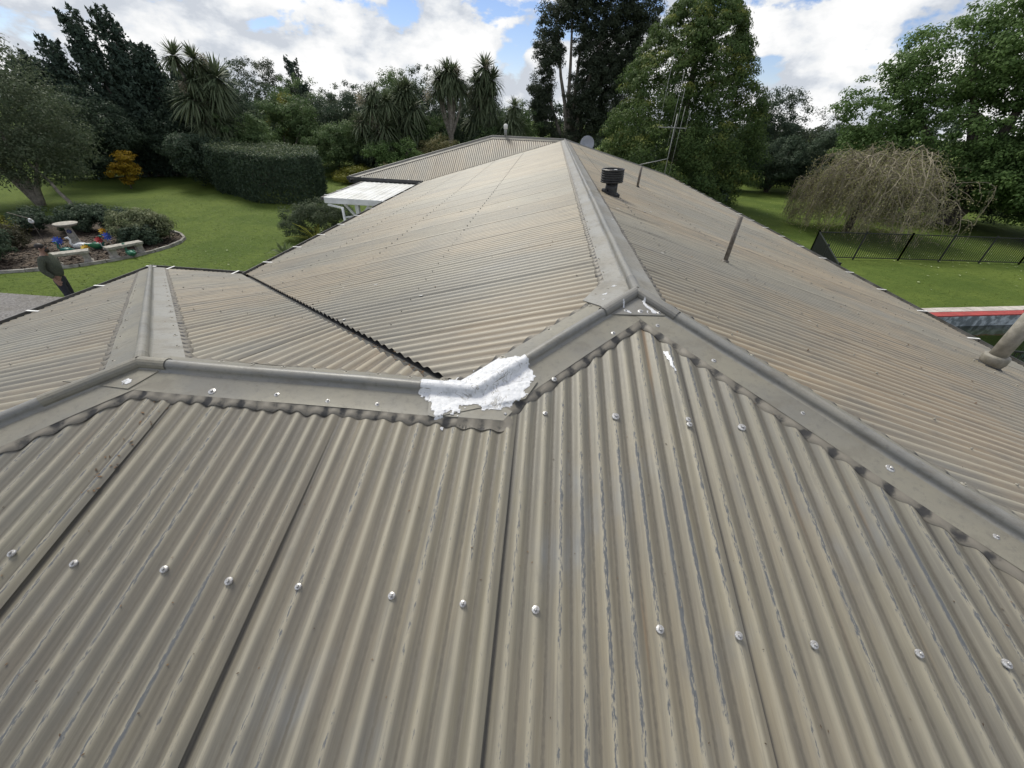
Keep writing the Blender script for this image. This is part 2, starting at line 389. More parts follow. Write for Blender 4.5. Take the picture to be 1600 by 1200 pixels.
FWb = Face((1, 0), (0, -1), ZW + T2 * YW, T2, lambda x: max(-YWE - .05, -(YJ + (XJ - x) / K) + .09), lambda x: -(YW + max(0, (XW - x) / K)) - .02, (XWE, XJ - .02), -6.15, RM_far, 8, .6)
FWl = Face((0, 1), (1, 0), ZW - T * XW, T, lambda y: XWE - .05, lambda y: XW - K * abs(y - YW) - .02, (YFE, YWE), -2.8, RM_far, 8, .6)
FFf = Face((1, 0), (0, 1), ZR - TF * YB, TF, lambda x: YFW - .05 if x < XL else YFW + (x - XL) * (YB - YFW) / (XR - XL) + .03, lambda x: (YB if x > XF else YB - (XF - x) * 2.6186 / 5.1668) - .02, (XFE, XR), -7.5, RM_far, 6, .8)
FFb = Face((1, 0), (0, -1), ZR + TB * YB, TB, lambda x: -YC - .05, lambda x: -(YB if XF < x < XR else YB + (x - XR) * (YC - YB) / (XE - XR) if x > XR else YB + (XF - x) * (YC - YB) / (XF - XFE)) - .02, (XFE, XE), -7.5, RM_far, 4, 3)
FFl = Face((0, 1), (1, 0), ZE - .2749 * XFE, .2749, lambda y: XFE - .05, lambda y: XF - (abs(y - YB) * ((XF - XFE) / (2.6186 if y < YB else YC - YB))) - .02, (YFW, YC), 15, RM_far, 4, 3)
roofgeo = ([], [])      # for draping
def sheets(F, record=False):
    k0 = int(math.floor((F.rng[0] - F.u0) / .762)); k1 = int(math.ceil((F.rng[1] - F.u0) / .762))
    for k in range(k0, k1):
        us0 = F.u0 + .762 * k
        a, b = max(us0, F.rng[0]), min(us0 + .762 + .40 * PITCH, F.rng[1])
        if b - a < .03: continue
        n = max(2, int(round((b - a) / PITCH * F.seg)))
        us = [a + (b - a) * i / n for i in range(n + 1)]
        cols = [(u, F.lo(u), F.hi(u)) for u in us]; cols = [c for c in cols if c[2] - c[1] > .01]
        if len(cols) < 2: continue
        L = max(c[2] - c[1] for c in cols); rows = max(2, int(L / F.dv) + 1)
        lift = random.uniform(.011, .016) if F is FFr else random.uniform(.002, .0045); ph = random.uniform(0, 6); wob = random.uniform(.001, .0025)
        vs = []; fs = []; uvs = []
        for u, l, h in cols:
            d = (u - us0 - .762 + .45 * PITCH) / (.81 * PITCH)
            dz = lift * clampv(0, d * 2, 1)
            for j in range(rows + 1):
                v = l + (h - l) * j / rows
                vs.append(F.pt(u, v, dz * clampv(0, (h - v - .30) / .08, 1) + wob * sin(v * 2.3 + ph + u * 3)))
                uvs.append((u - F.u0, v))
        R1 = rows + 1
        for i in range(len(cols) - 1):
            for j in range(rows):
                fs.append((i * R1 + j, (i + 1) * R1 + j, (i + 1) * R1 + j + 1, i * R1 + j + 1))
        if F.ua.cross(F.va).z < 0: fs = [f[::-1] for f in fs]
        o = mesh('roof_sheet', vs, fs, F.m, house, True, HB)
        uvlay(o.data, [uvs[i] for f in fs for i in f])
        if F is FFr: o.data.attributes.new('lap_shade', 'FLOAT', 'POINT').data.foreach_set('value', [max(0., 1 - abs((q[0] - (us0 - F.u0)) / PITCH - .5) / .22) for q in uvs])
        if record:
            n0 = len(roofgeo[0]); roofgeo[0].extend(vs); roofgeo[1].extend([tuple(i + n0 for i in f) for f in fs])
for F, rec in ((FFr, 1), (FLe, 1), (FRi, 1), (FWb, 1), (FWl, 1), (FFf, 0), (FFb, 0), (FFl, 0)): sheets(F, rec)

# ridge and hip caps: flat wings, round roll, dressed lead edge
def cap(P0, P1, FA, FB, wA, wB, mA=M_flash, mB=None, skirtA=True, skirtB=True, lift=0, rr=.026, rec=True, ds=.0127):
    P0, P1 = V(P0), V(P1); D = (P1 - P0).normalized(); Ln = (P1 - P0).length
    def side(Fa, Fo):
        e = D.cross(Fa.n).normalized()
        mid = (P0 + P1) / 2
        e2 = Fo.n - Fa.n * Fo.n.dot(Fa.n)
        if e.dot(e2) > 0: e = -e       # outward: away from the other face
        return e
    eA, eB = side(FA, FB), side(FB, FA)
    up = (FA.n + FB.n).normalized(); h = (eA - eB).normalized(); h = (h - D * h.dot(D)).normalized(); up = (up - D * up.dot(D)).normalized()
    prof = [eA * wA + FA.n * (.005 + lift), eA * (rr + .012) + FA.n * (.006 + lift)]
    na = 10
    for i in range(na + 1):
        t = -.35 + (pi + .7) * i / na
        prof.append(h * rr * cos(t) + up * (rr * sin(t) + .016 + lift))
    prof += [eB * (rr + .012) + FB.n * (.006 + lift), eB * wB + FB.n * (.005 + lift)]
    ns = max(2, int(Ln / .25)); vs = []; fs = []; mi = []
    wv = random.uniform(0, 9)
    for i in range(ns + 1):
        for p in prof: vs.append(P0 + D * (Ln * i / ns) + p + V((0, 0, .0022 * sin(i * 1.7 + wv) + random.uniform(-.001, .001))))
    m = len(prof)
    for i in range(ns):
        for j in range(m - 1):
            fs.append((i * m + j, (i + 1) * m + j, (i + 1) * m + j + 1, i * m + j + 1)); mi.append(0 if j < 1 else 1 if j < m - 2 else 2)
    c = mesh('ridge_cap', vs, fs, mA, house, True, HB, [M_roll, mB or mA], mi)
    if rec:
        n0 = len(roofgeo[0]); roofgeo[0].extend(vs); roofgeo[1].extend([tuple(i + n0 for i in f) for f in fs])
    for Fa, e, w, on, mm in ((FA, eA, wA, skirtA, 0), (FB, eB, wB, skirtB, 0)):
        if not on: continue
        n = int(Ln / ds) + 1; sv = []; sf = []; dirt_shade = []
        for i in range(n + 1):
            b = P0 + D * (Ln * i / n)
            wj = .036 + .004 * sin(i * .37) + .003 * sin(i * .9 + 1)
            q1 = b + e * w + Fa.n * (.0045 + lift); q3 = b + e * (w + wj); q2 = b + e * (w + wj * .45)
            q3.z = Fa.surf(q3.x, q3.y) + .004; z2 = (Fa.surf(q2.x, q2.y) * .75 + Fa.plane(q2.x, q2.y) * .25) + .004; q2.z = z2
            q4 = q3 + V((0, 0, -.003))
            sv += [q1, q2, q3, q4]; dv = clampv(0, -Fa.h(Fa.ua.dot(V((q2.x, q2.y, 0)))) / (2 * AMP), 1); dirt_shade += [dv * .8, dv, dv * .9, .8]
        for i in range(n):
            for j in range(3): sf.append((i * 4 + j, i * 4 + 4 + j, i * 4 + 5 + j, i * 4 + 1 + j))
        ed = mesh('lead_edge', sv, sf, M_lead, c, True); ed.data.attributes.new('dirt_shade', 'FLOAT', 'POINT').data.foreach_set('value', dirt_shade)
    return c
def cap_run(P0, P1, cuts, *a, **k):
    P0, P1 = V(P0), V(P1); t = [0] + cuts + [1]
    for i in range(len(t) - 1):
        D = (P1 - P0).normalized()
        p = P0.lerp(P1, t[i]) - (D * .05 if i else V((0, 0, 0))); q = P0.lerp(P1, t[i + 1])
        cap(p, q, *a, lift=.0025 * (i % 2), **k)
AP = (XR, YA, ZR); JN = (XJ, YJ, ZW); WA = (XW, YW, ZW)
cap_run(AP, (XR, YB, ZR), [.13, .37, .55, .72, .88], FLe, FRi, .15, .17, M_flash2, M_flash2)
RC = (XE, YA - (XE - XR) / K, ZER)
cap_run(AP, RC, [.24, .5, .74], FFr, FRi, .155, .155)
cap_run(JN, AP, [], FFr, FLe, .155, .155)
cap_run(JN, WA, [], FFr, FWb, .145, .145)
LC = (XWE, YFE, ZE); BC = (XWE, YWE, ZE)
cap_run(WA, LC, [], FFr, FWl, .15, .15)
cap_run(WA, BC, [], FWl, FWb, .16, .16, M_flash, M_flash2)
cap_run((XF, YB, ZR), (XR, YB, ZR), [], FFf, FFb, .15, .15, ds=.02)
cap_run((XF, YB, ZR), (XFE, YFW, ZE), [], FFf, FFl, .15, .15, ds=.02)
cap_run((XR, YB, ZR), (XE, YC, ZER), [], FRi, FFb, .15, .15, ds=.02)
cap_run((XF, YB, ZR), (XFE, YC, ZE - .1), [], FFb, FFl, .15, .15, skirtA=False, skirtB=False)

# folded junction pieces over the cap meetings
def collar(P0, P1, rr, upz):
    P0, P1 = V(P0), V(P1); D = (P1 - P0).normalized(); h = V((D.y, -D.x, 0)).normalized(); up = h.cross(D)
    vs = []; fs = []; na = 10
    for p in (P0, P0.lerp(P1, .5), P1):
        for i in range(na + 1):
            t = -.45 + (pi + .9) * i / na; vs.append(p + h * rr * cos(t) + up * (rr * sin(t) + upz))
    for i in range(2):
        for j in range(na): a = i * (na + 1) + j; fs.append((a, a + 1, a + na + 2, a + na + 1))
    return vs, fs
def junction(plates, collars, m):
    mb = MB()
    for F, pts, dz in plates:
        vs = [V((x, y, F.plane(x, y) + dz)) for x, y in pts]; n = len(vs)
        mb.add(vs + [v - V((0, 0, .005)) for v in vs], [tuple(range(n))] + [(i, i + n, (i + 1) % n + n, (i + 1) % n) for i in range(n)])
    for P0, P1 in collars: mb.add(*collar(P0, P1, .0305, .0165))
    o = mb.build('junction_flashing', m, house, False, HB)
    n0 = len(roofgeo[0]); roofgeo[0].extend(V(v) for v in mb.v); roofgeo[1].extend(tuple(i + n0 for i in f) for f in mb.f)
    return o
def along(P0, P1, d): P0, P1 = V(P0), V(P1); return P0 + (P1 - P0).normalized() * d
M_junc = flash_mat('junction_metal', (.175, .17, .155), (.13, .13, .125), .35)
junction([(FFr, [(.375, 1.962), (.745, 1.985), (XR + .13, YA - .13), (XR, YA - .005), (XR - .13, YA - .13)], .012)], [(AP, along(AP, JN, .285)), (AP, along(AP, RC, .27)), (AP, along(AP, (XR, YB, ZR), .2))], M_junc)
junction([(FLe, [(XR - .02, YA + .30), (XR - .155, YA + .28), (XR - .29, YA + .03), (XR - .17, YA - .14), (XR - .02, YA - .01)], .011)], [], M_flash2)
junction([(FFr, [(-.43, 1.242), (-.40, 1.236), (-.02, 1.368), (.03, 1.47), (XJ + .06, YJ + .025), (XJ, YJ - .015), (-.45, YJ - .02)], .013)], [(JN, along(JN, AP, .24)), (JN, along(JN, WA, .25))], M_flash)
junction([(FFr, [(-2.11, 1.255), (-1.79, 1.245), (-1.72, 1.36), (XW, YW - .01), (XW - .1, YW - .1)], .012)], [(WA, along(WA, JN, .14)), (WA, along(WA, LC, .36)), (WA, along(WA, BC, .12))], M_flash)
junction([(FFr, [(XJ, YJ - .02), (XJ - .12, 1.247), (-.105, 1.250), (-.07, 1.30)], .0095)], [], M_flash)
def corner_skirt():
    sv = []; sf = []; dirt_shade = []; P = [(-.30, 1.248), (-.105, 1.250), (-.09, 1.285)]
    n = 0
    for (x0, y0), (x1, y1) in zip(P, P[1:]):
        for i in range(16):
            t = i / 15; x, y = x0 + (x1 - x0) * t, y0 + (y1 - y0) * t
            ex, ey = (0, -.04) if y1 - y0 < .01 else (.03, -.03)
            sv += [V((x, y, FFr.plane(x, y) + .009)), V((x + ex * .5, y + ey * .5, FFr.surf(x + ex * .5, y + ey * .5) + .006)), V((x + ex, y + ey, FFr.surf(x + ex, y + ey) + .004))]
            dv = -FFr.h(x) / (2 * AMP); dirt_shade += [dv * .8, dv, dv]
            n += 1
    for i in range(n - 1):
        for j in (0, 1): sf.append((i * 3 + j, i * 3 + j + 1, i * 3 + j + 4, i * 3 + j + 3))
    ed = mesh('lead_edge', sv, sf, M_lead, house, True, HB); ed.data.attributes.new('dirt_shade', 'FLOAT', 'POINT').data.foreach_set('value', dirt_shade)
corner_skirt()

# valley trays
def valley(P0, P1, w, drop):
    P0, P1 = V(P0), V(P1); D = (P1 - P0).normalized(); q = V((-D.y, D.x, 0)).normalized()
    vs = []; N = 12
    for i in range(N + 1):
        p = P0.lerp(P1, i / N) - V((0, 0, drop)); vs += [p - q * w + V((0, 0, w * .18)), p, p + q * w + V((0, 0, w * .18))]
    fs = [(i * 3 + j, i * 3 + 3 + j, i * 3 + 4 + j, i * 3 + 1 + j) for i in range(N) for j in (0, 1)]
    o = mesh('valley_tray', vs, fs, plain('valley_metal', (.075, .075, .072), (.035, .034, .03), 6, .6), house, False, HB)
    n0 = len(roofgeo[0]); roofgeo[0].extend(vs); roofgeo[1].extend(tuple(i + n0 for i in f) for f in fs)
valley((XJ, YJ, ZW), (XL, YWE, ZE), .17, .045)
valley((XR, YB, ZR), (XL, YFW, ZE), .17, .045)

# draped sealant
BV = BVHTree.FromPolygons(roofgeo[0], roofgeo[1])
def inpoly(x, y, P):
    c = False; n = len(P)
    for i in range(n):
        (x1, y1), (x2, y2) = P[i], P[i - 1]
        if (y1 > y) != (y2 > y) and x < (x2 - x1) * (y - y1) / (y2 - y1) + x1: c = not c
    return c
from mathutils import noise as mn
def drape(name, poly, step, thick, jag, m=M_seal, parent=house, smooth=True):
    xs = [p[0] for p in poly]; ys = [p[1] for p in poly]
    nx = int((max(xs) - min(xs)) / step) + 3; ny = int((max(ys) - min(ys)) / step) + 3
    idx = {}; vs = []; fs = []; inside = {}; eg = []
    for i in range(nx):
        for j in range(ny):
            x = min(xs) + (i - 1) * step; y = min(ys) + (j - 1) * step
            q = mn.noise_vector(V((x * 30, y * 30, 1))) * jag + mn.noise_vector(V((x * 90, y * 90, 5))) * jag * .6
            inside[i, j] = inpoly(x + q.x, y + q.y, poly)
    for i in range(nx):
        for j in range(ny):
            if not inside[i, j]: continue
            x = min(xs) + (i - 1) * step; y = min(ys) + (j - 1) * step
            hit = BV.ray_cast(V((x, y, 6)), V((0, 0, -1)))
            if hit[0] is None: continue
            edge = any(not inside.get((i + a, j + b), False) for a in (-1, 0, 1) for b in (-1, 0, 1))
            idx[i, j] = len(vs); vs.append(V((x, y, hit[0].z))); eg.append(edge)
    raw = [v.z for v in vs]
    for it in range(6):
        z2 = [v.z for v in vs]
        for (i, j), k in idx.items():
            q = [z2[idx[i + a, j + b]] for a, b in ((1, 0), (-1, 0), (0, 1), (0, -1)) if (i + a, j + b) in idx]
            if q: vs[k].z = max(raw[k], .5 * z2[k] + .5 * sum(q) / len(q))
    for k, v in enumerate(vs): v.z += .0012 if eg[k] else thick * (1 + .6 * mn.noise(V((v.x * 60, v.y * 60, 2))))
    for (i, j) in list(idx):
        q = [(i, j), (i + 1, j), (i + 1, j + 1), (i, j + 1)]
        if all(k in idx for k in q): fs.append(tuple(idx[k] for k in q))
    if fs: return mesh(name, vs, fs, m, parent, smooth, HB)
drape('sealant_patch', [(-.505, 1.43), (-.495, 1.36), (-.45, 1.31), (-.405, 1.235), (-.36, 1.238), (-.345, 1.275), (-.30, 1.262), (-.285, 1.30), (-.235, 1.315), (-.19, 1.29), (-.11, 1.315), (-.045, 1.345), (-.005, 1.41), (.015, 1.50), (-.03, 1.60), (-.10, 1.67), (-.20, 1.665), (-.29, 1.60), (-.36, 1.56), (-.43, 1.50), (-.49, 1.46)], .005, .0022, .022)
for pl in ([(.575, 2.085), (.592, 2.095), (.605, 2.06), (.632, 2.03), (.655, 2.0), (.645, 1.985), (.622, 1.99), (.612, 2.015), (.596, 2.03), (.585, 2.055)],
           [(.645, 1.75), (.672, 1.74), (.682, 1.64), (.684, 1.60), (.674, 1.60), (.664, 1.65)],
           [(.46, 2.045), (.473, 2.05), (.485, 2.02), (.47, 2.01)], [(.47, 2.01), (.49, 2.005), (.515, 1.985), (.505, 1.97), (.485, 1.98)],
           [(.55, 2.01), (.565, 2.02), (.575, 2.0), (.56, 1.99)], [(.595, 2.015), (.607, 2.01), (.606, 1.985), (.597, 1.985)],
           [(-1.85, 1.275), (-1.83, 1.30), (-1.80, 1.29), (-1.795, 1.272), (-1.82, 1.262)], [(-1.99, 1.42), (-1.95, 1.44), (-1.93, 1.43), (-1.97, 1.40)],
           [(.36, 2.22), (.41, 2.235), (.40, 2.205)], [(.43, 2.32), (.46, 2.335), (.475, 2.315), (.45, 2.305)], [(.36, 2.15), (.385, 2.155), (.375, 2.135)],
           [(-.37, 1.215), (-.35, 1.21), (-.355, 1.19), (-.372, 1.195)]):
    drape('sealant_splash', pl, .004, .0025, .005)

# roof screws
def screw_mesh():
    mb = MB(); n = 12
    mb.lathe([(.0150, -.004), (.0150, -.001), (.0138, .0008), (.009, .002), (.0062, .0026)], n)
    mb.lathe([(.0056, .0015), (.0054, .0068), (.0042, .0078), (.0001, .008)], 6)
    me = bpy.data.meshes.new('roof_screw'); me.from_pydata([tuple(v) for v in mb.v], [], mb.f); me.materials.append(M_zinc); return me
SM = screw_mesh(); SM2 = SM.copy(); SM2.materials[0] = plain('painted_screw', (.27, .255, .215), (.34, .33, .30), 60, .5, thr=(.5, .75))
def screw(F, x, y, cap_=False, rise=0, me=None):
    if not cap_:
        u = F.ua.x * x + F.ua.y * y; k = round((u - F.u0) / PITCH); du = F.u0 + k * PITCH - u; x += F.ua.x * du; y += F.ua.y * du
    if F is FFr and not cap_ and abs((x - UL + .38) % .762 - .38) < .05: rise += .016
    p = V((x, y, F.plane(x, y) + (.006 if cap_ else .003) + rise))
    o = bpy.data.objects.new('roof_screw', me or (SM if F is FFr else SM2)); COL.objects.link(o); o.parent = house; o.location = p - HB
    q = (F.n + V((random.gauss(0, .06), random.gauss(0, .06), 0))).to_track_quat('Z', 'Y'); o.rotation_mode = 'QUATERNION'; o.rotation_quaternion = q
    j = random.choice((.72, .8, .85, .8, 1.12)) * (1 if F is FFr or cap_ else .42); o.scale = (j, j, 1)
for x in (-1.673, -1.445, -1.133, -.901, -.665, -.357, -.122, .103, .416, .659, .888, 1.203, 1.449, 1.75, -1.9): screw(FFr, x, .58 + random.uniform(-.008, .008), rise=.004)
for x, y in ((.109, 1.309), (.41, 1.323), (.65, 1.324), (.689, 1.30), (.881, 1.322)): screw(FFr, x, y, rise=.003)
for x, y in ((1.197, 1.421), (.88, 1.69), (.641, 1.908), (.403, 1.827), (.106, 1.497), (-.664, 1.281), (-.885, 1.276), (-1.124, 1.286), (-1.418, 1.274), (1.446, 1.189), (1.684, .956), (.481, 2.0), (.561, 2.003), (.66, 2.0), (-.10, 1.285), (-1.83, 1.268)):
    screw(FFr, x, y, True, .006 if y > 1.99 else 0)
# on the other cap wings and slopes
for i in range(9): screw(FWb, -1.55 + i * .16, YW + .125, True)
for i in range(22):
    y = 2.3 + i * .30; screw(FLe, XR - .135, y, True); 
for i in range(13):
    d = .3 + i * .30; screw(FWl, XW - K * d * .7 - .10, YW + d * .7 - .085, True); screw(FWb, XW - K * d * .7 + .09, YW + d * .7 + .10, True)
for i in range(9):
    d = .45 + i * .62; screw(FRi, XR + K * d + .10, YA - d + .105, True)
for i in range(3):
    d = .15 + i * .22; screw(FLe, XR - K * d - .1, YA - d + .10, True)
far = MB()
def row(F, us, v):
    for i, u in enumerate(us):
        if not (F.rng[0] + .1 < u < F.rng[1] - .1): continue
        if not (F.lo(u) + .05 < v < F.hi(u) - .1): continue
        k = round((u - F.u0) / PITCH); u2 = F.u0 + k * PITCH
        q = F.ua * u2 + F.va * v
        if q.length < 5.2: screw(F, q.x, q.y, rise=.002)
        else:
            b = V((q.x, q.y, F.plane(q.x, q.y) + .002)); M3 = F.n.to_track_quat('Z', 'Y').to_matrix()
            far.lathe([(.010, -.002), (.009, .004), (.004, .008), (.0005, .008)], 6, b, M3)
for v in (-4.3, -3.2, -2.1, -1.0): row(FLe, [1.5 + i * .2286 for i in range(74)], v + random.uniform(-.02, .02))
for v in (-5.8, -4.6, -3.4, -2.2, -1.1): row(FRi, [-3 + i * .2286 for i in range(112)], v)
for v in (-4.9, -3.8, -2.7): row(FWb, [-6 + i * .2286 for i in range(26)], v)
for v in (-5.6, -4.5, -3.4): row(FWl, [-2 + i * .2286 for i in range(30)], v)
far.build('roof_screws_beyond', SM2.materials[0], house, base=HB)['kind'] = 'stuff'

# leaf litter and grit on the roof
def litter():
    vs = []; fs = []
    def bit(x, y, F, s):
        b = V((x, y, 6)); h = BV.ray_cast(b, V((0, 0, -1)))
        if h[0] is None: return
        a = random.uniform(0, 2 * pi); d = V((cos(a), sin(a), random.uniform(-.2, .4))) * s; q = V((-sin(a), cos(a), random.uniform(-.3, .3))) * s * .4
        p = h[0] + V((0, 0, .003)); n = len(vs); vs.extend([p - d, p - q, p + d, p + q]); fs.append((n, n + 1, n + 2, n + 3))
    for i in range(60):
        t = random.random() ** 2; x = XJ - .32 - t * 1.2; bit(x + random.uniform(-.05, .02), YJ + (XJ - x) / K + random.uniform(-.06, .03), None, random.uniform(.006, .016))
    for i in range(140): bit(random.uniform(-2, 2), random.uniform(.1, 1.5), None, random.uniform(.002, .0055))
    for i in range(160): bit(random.uniform(.9, 5.5), random.uniform(1.5, 9), None, random.uniform(.006, .016))
    for i in range(120): bit(random.uniform(-4, .4), random.uniform(2, 9), None, random.uniform(.006, .014))
    for i in range(30): bit(random.uniform(-1.66, -1.57), random.uniform(.75, 1.24), None, random.uniform(.004, .01))
    tag(mesh('roof_litter', vs, fs, plain('dry_leaf', (.16, .10, .055), (.06, .04, .025), 30, .9, thr=(.45, .55))), kind='stuff')
litter()
def specks():
    vs = []; fs = []
    for i in range(60):
        x, y = (random.gauss(1.1, .8), random.gauss(5.5, 1.2)) if i < 40 else (random.uniform(-3, .3), random.uniform(2.5, 8))
        h = BV.ray_cast(V((x, y, 6)), V((0, 0, -1)))
        if h[0] is None or x < XR and i < 40: continue
        n = len(vs); s = random.uniform(.006, .02); k = random.uniform(1, 2.2)
        for a in range(6): vs.append(h[0] + V((0, 0, .003)) + V((-k * s * cos(a), s * sin(a) * .7, k * s * cos(a) * T if x > XR else -k * s * cos(a) * T)) * random.uniform(.7, 1))
        fs.append(tuple(range(n, n + 6)))
    tag(mesh('bird_droppings', vs, fs, M_white), kind='stuff')
specks()

# gutters, straps, fascia
def gutter(P0, P1, out, straps, ze):
    P0, P1, o = V(P0), V(P1), V(out)
    prof = [(.0, -.012), (.003, -.098), (.012, -.105), (.095, -.105), (.108, -.095), (.118, .0), (.112, .012), (.100, .012), (.103, .002), (.098, -.085), (.015, -.085), (.006, -.012)]
    D = (P1 - P0); vs = []; fs = []; n = len(prof)
    for t in (0, 1):
        for a, z in prof: vs.append(P0 + D * t + o * a + V((0, 0, z)))
    fs = [(j, n + j, n + (j + 1) % n, (j + 1) % n) for j in range(n)] + [tuple(range(n)), tuple(range(n, 2 * n))[::-1]]
    gt = mesh('gutter', vs, fs, M_gut, house, False, HB, [M_gutin], [1 if 7 <= j <= 10 else 0 for j in range(n)] + [0, 0])
    dn = D.normalized()
    for s in straps:
        p = P0 + dn * s
        mb = MB(); mb.add([p + o * (-.055) + dn * w + V((0, 0, z + .018 * 1)) for z in (0, .004) for w in (-.014, .014)] + [p + o * .112 + dn * w + V((0, 0, z + .014)) for z in (0, .004) for w in (-.014, .014)], [(0, 1, 3, 2), (4, 6, 7, 5), (0, 4, 5, 1), (2, 3, 7, 6), (0, 2, 6, 4), (1, 5, 7, 3)])
        mb.build('gutter_strap', M_strap, gt)
    f = MB(); ins = -o * .014
    f.add([P0 + ins + V((0, 0, -.02)), P1 + ins + V((0, 0, -.02)), P1 + ins + V((0, 0, -.2)), P0 + ins + V((0, 0, -.2))], [(0, 1, 2, 3)])
    f.add([P0 + ins * 2.5 + V((0, 0, -.02)), P1 + ins * 2.5 + V((0, 0, -.02)), P1 + ins * 2.5 + V((0, 0, -.2)), P0 + ins * 2.5 + V((0, 0, -.2))], [(3, 2, 1, 0)])
    f.build('fascia', M_gut, house, base=HB)
g_ = .03
gutter((XL + g_, YWE, ZE), (XL + g_, YFW - .1, ZE), (-1, 0, 0), [.55 + .92 * i for i in range(11)], ZE)
gutter((XWE + g_ - .12, YWE - g_, ZE), (XL + g_ - .11, YWE - g_, ZE), (0, 1, 0), [.42, 1.5], ZE)
gutter((XWE + g_, YFE, ZE), (XWE + g_, YWE - g_ + .11, ZE), (-1, 0, 0), [.7 + .86 * i for i in range(10)], ZE)
gutter((XE - g_, -3.3, ZER), (XE - g_, YC, ZER), (1, 0, 0), [.3 + .93 * i for i in range(28)], ZER)
gutter((XFE - .08, YFW + g_, ZE), (XL + g_ - .10, YFW + g_, ZE), (0, -1, 0), [.6 + .9 * i for i in range(3)], ZE)
gutter((XFE + g_, YFW, ZE), (XFE + g_, YC, ZE - .1), (-1, 0, 0), [], ZE)
fp = [(-5.7, -2.3), (5.6, -2.7), (5.6, 22.9), (-7.1, 22.9), (-7.1, 16.6), (-4.1, 16.6), (-4.1, 5.1), (-5.7, 5.1)]
n = len(fp)
mesh('wall', [(x, y, 0) for x, y in fp] + [(x, y, 2.585) for x, y in fp], [(i, (i + 1) % n, (i + 1) % n + n, i + n) for i in range(n)], M_wall, house, base=HB)
so_ = [(XWE, YFE), (XE, -3.2), (XE, YC), (XFE, YC), (XFE, YFW), (XL, YFW), (XL, YWE), (XWE, YWE)]
mesh('soffit', [(x, y, 2.56) for x, y in so_], [tuple(range(8))], M_soff, house, base=HB)
# window under the far eave
wf = MB()
for a, b in (((-6.9, 16.57, 1.0), (-4.5, 16.57, 1.0)), ((-6.9, 16.57, 2.5), (-4.5, 16.57, 2.5)), ((-6.9, 16.57, 1.03), (-6.9, 16.57, 2.47)), ((-4.5, 16.57, 1.03), (-4.5, 16.57, 2.47)), ((-5.7, 16.57, 1.03), (-5.7, 16.57, 2.47))): wf.bar(a, b, .06, .07)
w_ = wf.build('window', M_frame, house, base=HB)
for x0, x1 in ((-6.87, -5.73), (-5.67, -4.53)): mesh('pane', [(x0, 16.585, 1.03), (x1, 16.585, 1.03), (x1, 16.585, 2.47), (x0, 16.585, 2.47)], [(0, 1, 2, 3)], M_glass, w_)

# ------------------------------------------------------------------ things on the roof
def on_right(x, y): return V((x, y, FRi.plane(x, y)))
fl = empty('roof_flue', on_right(.94, 6.4), 'squat black roof flue with a ribbed round cowl beside the main ridge', 'flue')
MB().lathe([(.105, -.05), (.10, .09), (.098, .19), (.0975, .19)], 20).build('duct', M_black, fl, True)
b = MB(); 
for i in range(12):
    a = 2 * pi * i / 12; b.box((.125 * cos(a), .125 * sin(a), -.0 - .27 * .125 * cos(a) + .012), (.06, .06, .05 + .02 * (i % 2)))
b.build('base_flashing', M_black, fl)
pr = []
for i in range(6):
    z = .19 + i * .036; pr += [(.175 + .004 * i / 5, z), (.185, z + .012), (.185, z + .024), (.172, z + .034)]
fl.scale = (.88, .88, .82); tm = Matrix.Rotation(R(-3), 3, 'Y')
MB().lathe([(.098, .185)] + pr + [(.165, .402), (.16, .395), (.158, .30)], 28, M=tm).build('cowl', M_black, fl, False)
MB().lathe([(.158, .37), (.06, .385), (.0005, .387)], 20, M=tm).build('cowl_lid', M_black, fl, True)
MB().blob((.02, -.03, .392), (.03, .02, .006)).build('lime_spot', M_white, fl, True)
def pole(x, y, h, r, lab, name='roof_pole'):
    p = empty(name, on_right(x, y), lab, 'pipe', 'thin steel pipes through the right roof slope')
    MB().tube([(0, 0, -.05), (0, 0, h)], r, 10).build('pipe', M_steel, p, True)
    MB().lathe([(r * 1.9, -.03), (r * 1.8, .003), (r * 1.25, .012), (r * 1.03, .02)], 12).build('boot', M_rub if h < .4 else M_steel, p, True)
pole(1.937, 9.45, .375, .026, 'shorter thin dark pipe on the right roof slope just beyond the black flue')
pole(1.95, 4.295, .45, .0225, 'taller thin brown pipe standing alone midway down the right roof slope')
vt = empty('vent_pipe', on_right(4.83, 3.90), 'thick taupe vent pipe with a collar near the right eave', 'pipe')
MB().tube([(0, 0, -.05), (0, 0, .62)], .07, 20).build('pipe', M_pvc, vt, True)
MB().lathe([(.085, -.01), (.10, .04), (.105, .045), (.105, .11), (.098, .125), (.072, .13)], 20).build('collar', M_pvc, vt, True)
MB().lathe([(.12, -.055), (.115, .0), (.08, .02)], 14, M=Matrix.Rotation(R(15.4), 3, 'Y')).build('boot', M_rub, vt, True)
MB().lathe([(.072, .60), (.085, .605), (.085, .68), (.001, .70)], 18).build('cap', M_black, vt, True)
